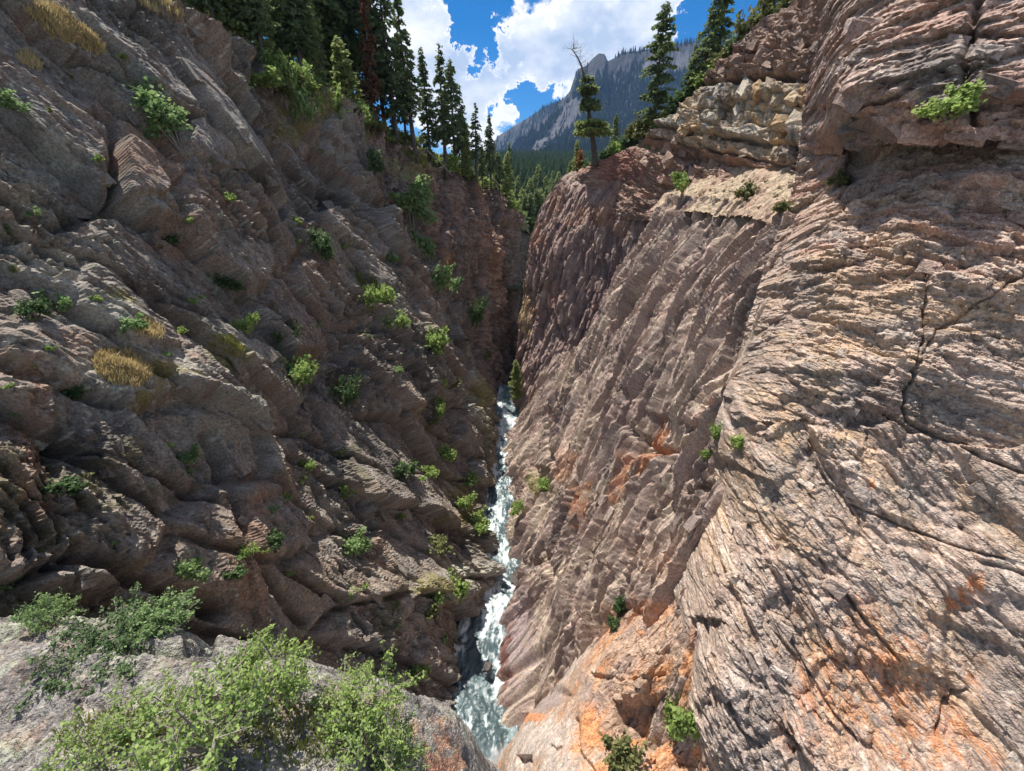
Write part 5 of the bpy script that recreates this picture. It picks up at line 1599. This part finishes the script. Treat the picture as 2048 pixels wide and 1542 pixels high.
# foreground bushes on the ledge
FG = 'bushes on the foreground ledge'
FGM = {k: make_shrub(4100 + i, st, nl, lf, sp, tl, mt, br, .05) for i, (k, (st, nl, lf, sp, tl, mt, br)) in enumerate({
    'A': (24, 2700, .028, .52, .9, M_LEAF, .25), 'B': (30, 2500, .026, .6, .8, M_LEAF, .45), 'C': (20, 1700, .03, .55, .6, M_LEAF, .3),
    'D': (26, 2700, .028, .58, .75, M_LEAF, .3), 'E': (24, 3600, .034, .6, .7, M_LEAF_B, .2), 'G': (40, 5200, .026, .7, .38, M_LEAF_D, .15)}.items())}
for k, u, v, wpx, hpx, lab in [
        ('B', 430, 1500, 330, 250, 'large leafy bush with grey stems in the middle of the foreground ledge'),
        ('A', 560, 1390, 210, 200, 'tall yellow green bush at the outer rim of the foreground ledge'),
        ('A', 470, 1400, 170, 150, 'feathery bush between the tall rim bush and the large leafy one'),
        ('C', 290, 1440, 190, 90, 'thin twiggy bush left of the large leafy one'),
        ('C', 190, 1525, 200, 110, 'low leafy bush at the bottom left of the foreground ledge'),
        ('D', 740, 1500, 240, 200, 'yellowish bush at the right end of the foreground ledge'),
        ('B', 690, 1420, 170, 110, 'small feathery bush behind the yellowish one at the ledge rim'),
        ('D', 800, 1541, 160, 120, 'yellowish bush at the bottom frame edge near the ledge corner'),
        ('E', 335, 1248, 135, 78, 'cool green bush on the far lip of the foreground ledge'),
        ('E', 104, 1248, 105, 84, 'cool green bush at the left on the far lip of the ledge'),
        ('G', 250, 1290, 250, 70, 'dark low bush filling the groove of the foreground ledge'),
        ('E', 8, 1190, 90, 80, 'cool green bush cut by the left frame edge above the ledge')]:
    wl = ['cliff_left'] if u < 20 else ['rock_ledge']
    zz_, pnt, c, w = hit(u, min(v, 1540), wl)
    me = FGM[k]
    rr_ = random.Random(int(u))
    kw = .9 * wpx * zz_ / F_PX / 1.15; kh = .92 * hpx * zz_ / F_PX / {'A': .9, 'B': .8, 'C': .6, 'D': .75, 'E': .7, 'G': .38}[k] * .8
    plant('ledge_bush', me, pnt - np.array([0, 0, .05]), (kw, kw, kh), rr_.uniform(0, 6.3), lab, 'bush', FG, ('stems', 'foliage'))

# small conifer in the slot
zz_, pnt, c, w = hit(1036, 790, ['cliff_buttress'])
plant('slot_conifer', CON_L[0], pnt + np.array([-.35, -.5, -.6]), .58, .4, 'small bright fir standing in the dark slot above the creek head', 'tree', None)


# ------------------------------------------------------------------ grass on the ledges
def grass(name, u, v, ru, rv, n, hgt, mat, label, walls, rot=0.0):
    rng = np.random.default_rng(int(u * 13 + v))
    P = []; Nn = None
    for nm in walls:
        w = WALLS[nm]
        ca, sa = math.cos(rot), math.sin(rot)
        du, dv = w.fu - u, w.fv - v
        e = np.hypot((du * ca + dv * sa) / ru, (-du * sa + dv * ca) / rv)
        m = np.where(e < 1)[0]
        if len(m):
            m = m[w.fz[m] < w.fz[m].min() + 4]
            P.append(w.fp[m]); Nn = w.N
    if not P: return
    P = np.concatenate(P)
    B = P[rng.integers(0, len(P), n)] + rng.normal(0, .05, (n, 3))
    D = rng.normal(0, .38, (n, 3)) + np.array([0, 0, 1.0]) + .35 * Nn
    D /= np.linalg.norm(D, axis=1, keepdims=True)
    h = hgt * rng.uniform(.5, 1.2, (n, 1))
    S = np.cross(D, rng.normal(size=(n, 3))); S /= np.linalg.norm(S, axis=1, keepdims=True)
    wd = .012 + .012 * hgt
    tip = B + D * h + np.array([0, 0, -.12]) * h * rng.random((n, 1)) + S * 0
    mid = B + D * h * .55
    V = np.stack([B - S * wd, B + S * wd, mid + S * wd * .8, tip, mid - S * wd * .8], 1).reshape(-1, 3)
    b = np.arange(n)[:, None] * 5
    obj(name, make_mesh(name, V, [b + np.array([[0, 1, 2, 4]]), b + np.array([[4, 2, 3]])], mat), None, None, label, 'grass', None, 'stuff')


for (nm, u, v, ru, rv, n, hg, mt, lab, wl, rot) in [
        ('dry_grass', 110, 50, 62, 26, 6500, .38, M_GRASS_Y, 'dry yellow grass crowning the upper left crag', LWN, .45),
        ('dry_grass', 175, 85, 40, 14, 1800, .4, M_GRASS_Y, 'dry grass strip trailing down from the upper left crown', LWN, .6),
        ('dry_grass', 310, 8, 60, 16, 1800, .35, M_GRASS_Y, 'dry grass along the topmost left rim', LWN, .45),
        ('dry_grass', 245, 738, 56, 32, 5500, .28, M_GRASS_Y, 'large dry golden grass patch on the middle left ledge', LWN, .3),
        ('dry_grass', 300, 660, 28, 16, 900, .32, M_GRASS_Y, 'small dry grass tuft beside the round green bush', LWN, .3),
        ('green_grass', 570, 132, 46, 16, 1500, .5, M_GRASS_G, 'yellow green grass along the rim left of the young conifer', LWN, .6),
        ('green_grass', 640, 186, 46, 16, 1500, .5, M_GRASS_G, 'green grass along the rim below the young conifer', LWN, .6),
        ('dry_grass', 60, 125, 26, 12, 500, .3, M_GRASS_Y, 'short dry tuft at the left frame edge near the top', LWN, .5),
        ('dry_grass', 850, 328, 50, 10, 1300, .5, M_GRASS_G, 'pale grass on the rim above the far left wall', LWN, .5),
        ('green_grass', 1078, 968, 24, 16, 600, .4, M_GRASS_G, 'green grass on the small ledge right of the creek', ['cliff_right'], 0),
        ('green_grass', 440, 1475, 330, 70, 2600, .14, M_GRASS_G, 'short grass between the foreground bushes', ['rock_ledge'], 0),
        ('green_grass', 740, 570, 40, 14, 700, .4, M_GRASS_G, 'green grass on the bright ledge of the left cliff', LWN, .8),
        ('dry_grass', 450, 690, 40, 14, 700, .3, M_GRASS_G, 'olive grass on the lit crag of the left cliff', LWN, .3)]:
    grass(nm, u, v, ru, rv, n, hg, mt, lab, wl, rot)

# ------------------------------------------------------------------ loose plates, blocks and stones, each a piece of its wall
import bmesh


def piece_mesh(seed, ax, ay, az):
    rng = np.random.default_rng(seed)
    bm = bmesh.new()
    for _ in range(22):
        v = rng.uniform(-1, 1, 3); v = np.sign(v) * np.abs(v) ** .45
        bm.verts.new((v[0] * ax * .5, v[1] * ay * .5, v[2] * az * .5))
    bmesh.ops.convex_hull(bm, input=bm.verts)
    loose = [v for v in bm.verts if not v.link_faces]
    bmesh.ops.delete(bm, geom=loose, context='VERTS')
    bmesh.ops.subdivide_edges(bm, edges=bm.edges[:], cuts=2, use_grid_fill=True)
    for v in bm.verts:
        k = .035 * ay * (1 + math.sin(v.co.x * 23 + seed)) * math.sin(v.co.y * 31 + v.co.z * 17 + seed)
        v.co += v.normal * k + Vector(rng.normal(0, .018, 3) * (1, ay, az * 1.5))
    me = bpy.data.meshes.new('plate'); bm.to_mesh(me); bm.free()
    me.materials.append(M_PIECE)
    return me


PLATE = [piece_mesh(5000 + i, 1.0, .42 + .12 * (i % 3), .22 + .06 * (i % 2)) for i in range(10)]
BLOCK = [piece_mesh(5050 + i, 1.0, .8, .55) for i in range(8)]


def pieces(wall, name, n, meshes, smin, smax, region, seed, sink=.55, jit=.14, bright=1.0):
    w = WALLS[wall]
    rng = np.random.default_rng(seed)
    m = np.where(poly_sd(w.fu, w.fv, region) > 0)[0]
    if not len(m): return
    # spread evenly over the picture
    m = m[rng.permutation(len(m))]
    got = []
    for j in m:
        if len(got) >= n: break
        if all(np.linalg.norm(w.fp[j] - w.fp[g]) > smax * .9 for g in got):
            got.append(j)
    A = norm(w.pdir); Nn = w.N; B = norm(np.cross(Nn, A))
    for j in got:
        o = bpy.data.objects.new(name, meshes[int(rng.integers(len(meshes)))])
        col.objects.link(o); o.parent = w.ob
        rot = Matrix((A, B, Nn)).transposed().to_euler()
        q_ = rot.to_quaternion() @ Euler((rng.normal(0, jit), rng.normal(0, jit), rng.normal(0, jit * 1.2))).to_quaternion()
        o.rotation_mode = 'QUATERNION'; o.rotation_quaternion = q_
        s_ = rng.uniform(smin, smax)
        o.scale = (s_, s_ * rng.uniform(.8, 1.25), s_ * rng.uniform(.8, 1.3))
        o.location = tuple(w.fp[j] - Nn * sink * s_ * .25)
        fcj = w.fc[j] if wall != 'cliff_left' else .35 * w.fc[j] + .65 * w.fc[m].mean(0)
        o.color = (*np.clip(fcj * bright * rng.uniform(.85, 1.2), 0, .8), 1)


pieces('cliff_right_near', 'rock_plate', 110, PLATE, .3, .8, [(1500, 900), (1640, 440), (2048, 420), (2048, 1542), (1420, 1542), (1440, 1250)], 61)
pieces('cliff_overhang', 'rock_plate', 60, PLATE, .5, 1.3, [(1690, 40), (2048, 0), (2048, 290), (1690, 270)], 62)
pieces('cliff_right', 'rock_plate', 110, PLATE, .5, 1.3, [(1340, 430), (1600, 460), (1500, 860), (1440, 1250), (1180, 1330), (1060, 1300), (1060, 850), (1200, 640)], 63)
pieces('cliff_buttress', 'rock_plate', 50, PLATE, .7, 1.6, [(1120, 370), (1320, 400), (1160, 690), (1060, 780), (1045, 600)], 64)
pieces('cliff_left', 'rock_plate', 190, PLATE, .5, 1.5, [(0, 60), (340, 20), (500, 110), (680, 220), (860, 660), (960, 900), (900, 1300), (500, 1200), (0, 1150)], 65)
pieces('cliff_upper_beds', 'rock_block', 70, BLOCK, .5, 1.4, [(1250, 300), (1400, 170), (1500, 90), (1650, 60), (1660, 340), (1350, 380)], 66, .6)
pieces('cliff_right_near', 'rock_block', 46, PLATE, .6, 1.5, [(1695, 330), (1850, 300), (2048, 305), (2048, 430), (1700, 420)], 71, .35, .2)
pieces('cliff_overhang', 'rock_block', 34, PLATE, .5, 1.3, [(1690, 248), (1850, 255), (2048, 262), (2048, 292), (1700, 290)], 72, .3, .25)
pieces('talus_shelf', 'stone', 90, BLOCK, .12, .45, [(1345, 395), (1480, 360), (1640, 360), (1640, 450), (1480, 412)], 67, .2, .6)
pieces('rock_orange', 'rock_plate', 40, PLATE, .2, .6, [(1180, 1340), (1380, 1300), (1380, 1500), (1250, 1542), (1150, 1480)], 68)

# boulders in the creek
for (u, v, s_, lab) in [(1029, 1158, .62, 'dark round boulder washed by foam in the creek narrows'), (1031, 1146, .4, 'small brown boulder just upstream of the dark round one'), (975, 1333, .6, 'dark wet boulder in the pool of the lower creek')]:
    dd = ray(u, v); pnt = np.array([0, 0, CAMZ]) + dd * (-29.0 / dd[2])
    o = obj('creek_boulder', BLOCK[int(u) % 8], None, tuple(pnt), lab, 'boulder', 'boulders in the creek')
    o.scale = (s_ * 1.3, s_ * 1.3, s_ * 1.6); o.rotation_euler = (.2, .3, u); o.color = (.10, .09, .08, 1)

# ------------------------------------------------------------------ the air of the valley
M_HAZE, nt = new_mat('haze_air')
o_ = nt.nodes.new('ShaderNodeOutputMaterial')
pv = nt.nodes.new('ShaderNodeVolumePrincipled')
pv.inputs['Color'].default_value = (0.28, 0.52, 1.0, 1)
pv.inputs['Density'].default_value = 0.00006
pv.inputs['Anisotropy'].default_value = 0.0
nt.links.new(pv.outputs[0], o_.inputs['Volume'])
x0, x1, y0, y1, z0, z1 = -2600, 2600, -60, 4500, -20, 1100
V = [(x, y, z) for z in (z0, z1) for y in (y0, y1) for x in (x0, x1)]
Fh = [(0, 2, 3, 1), (4, 5, 7, 6), (0, 1, 5, 4), (2, 6, 7, 3), (0, 4, 6, 2), (1, 3, 7, 5)]
hz = obj('haze', make_mesh('haze', np.array(V, float), np.array(Fh), M_HAZE), kind='stuff')
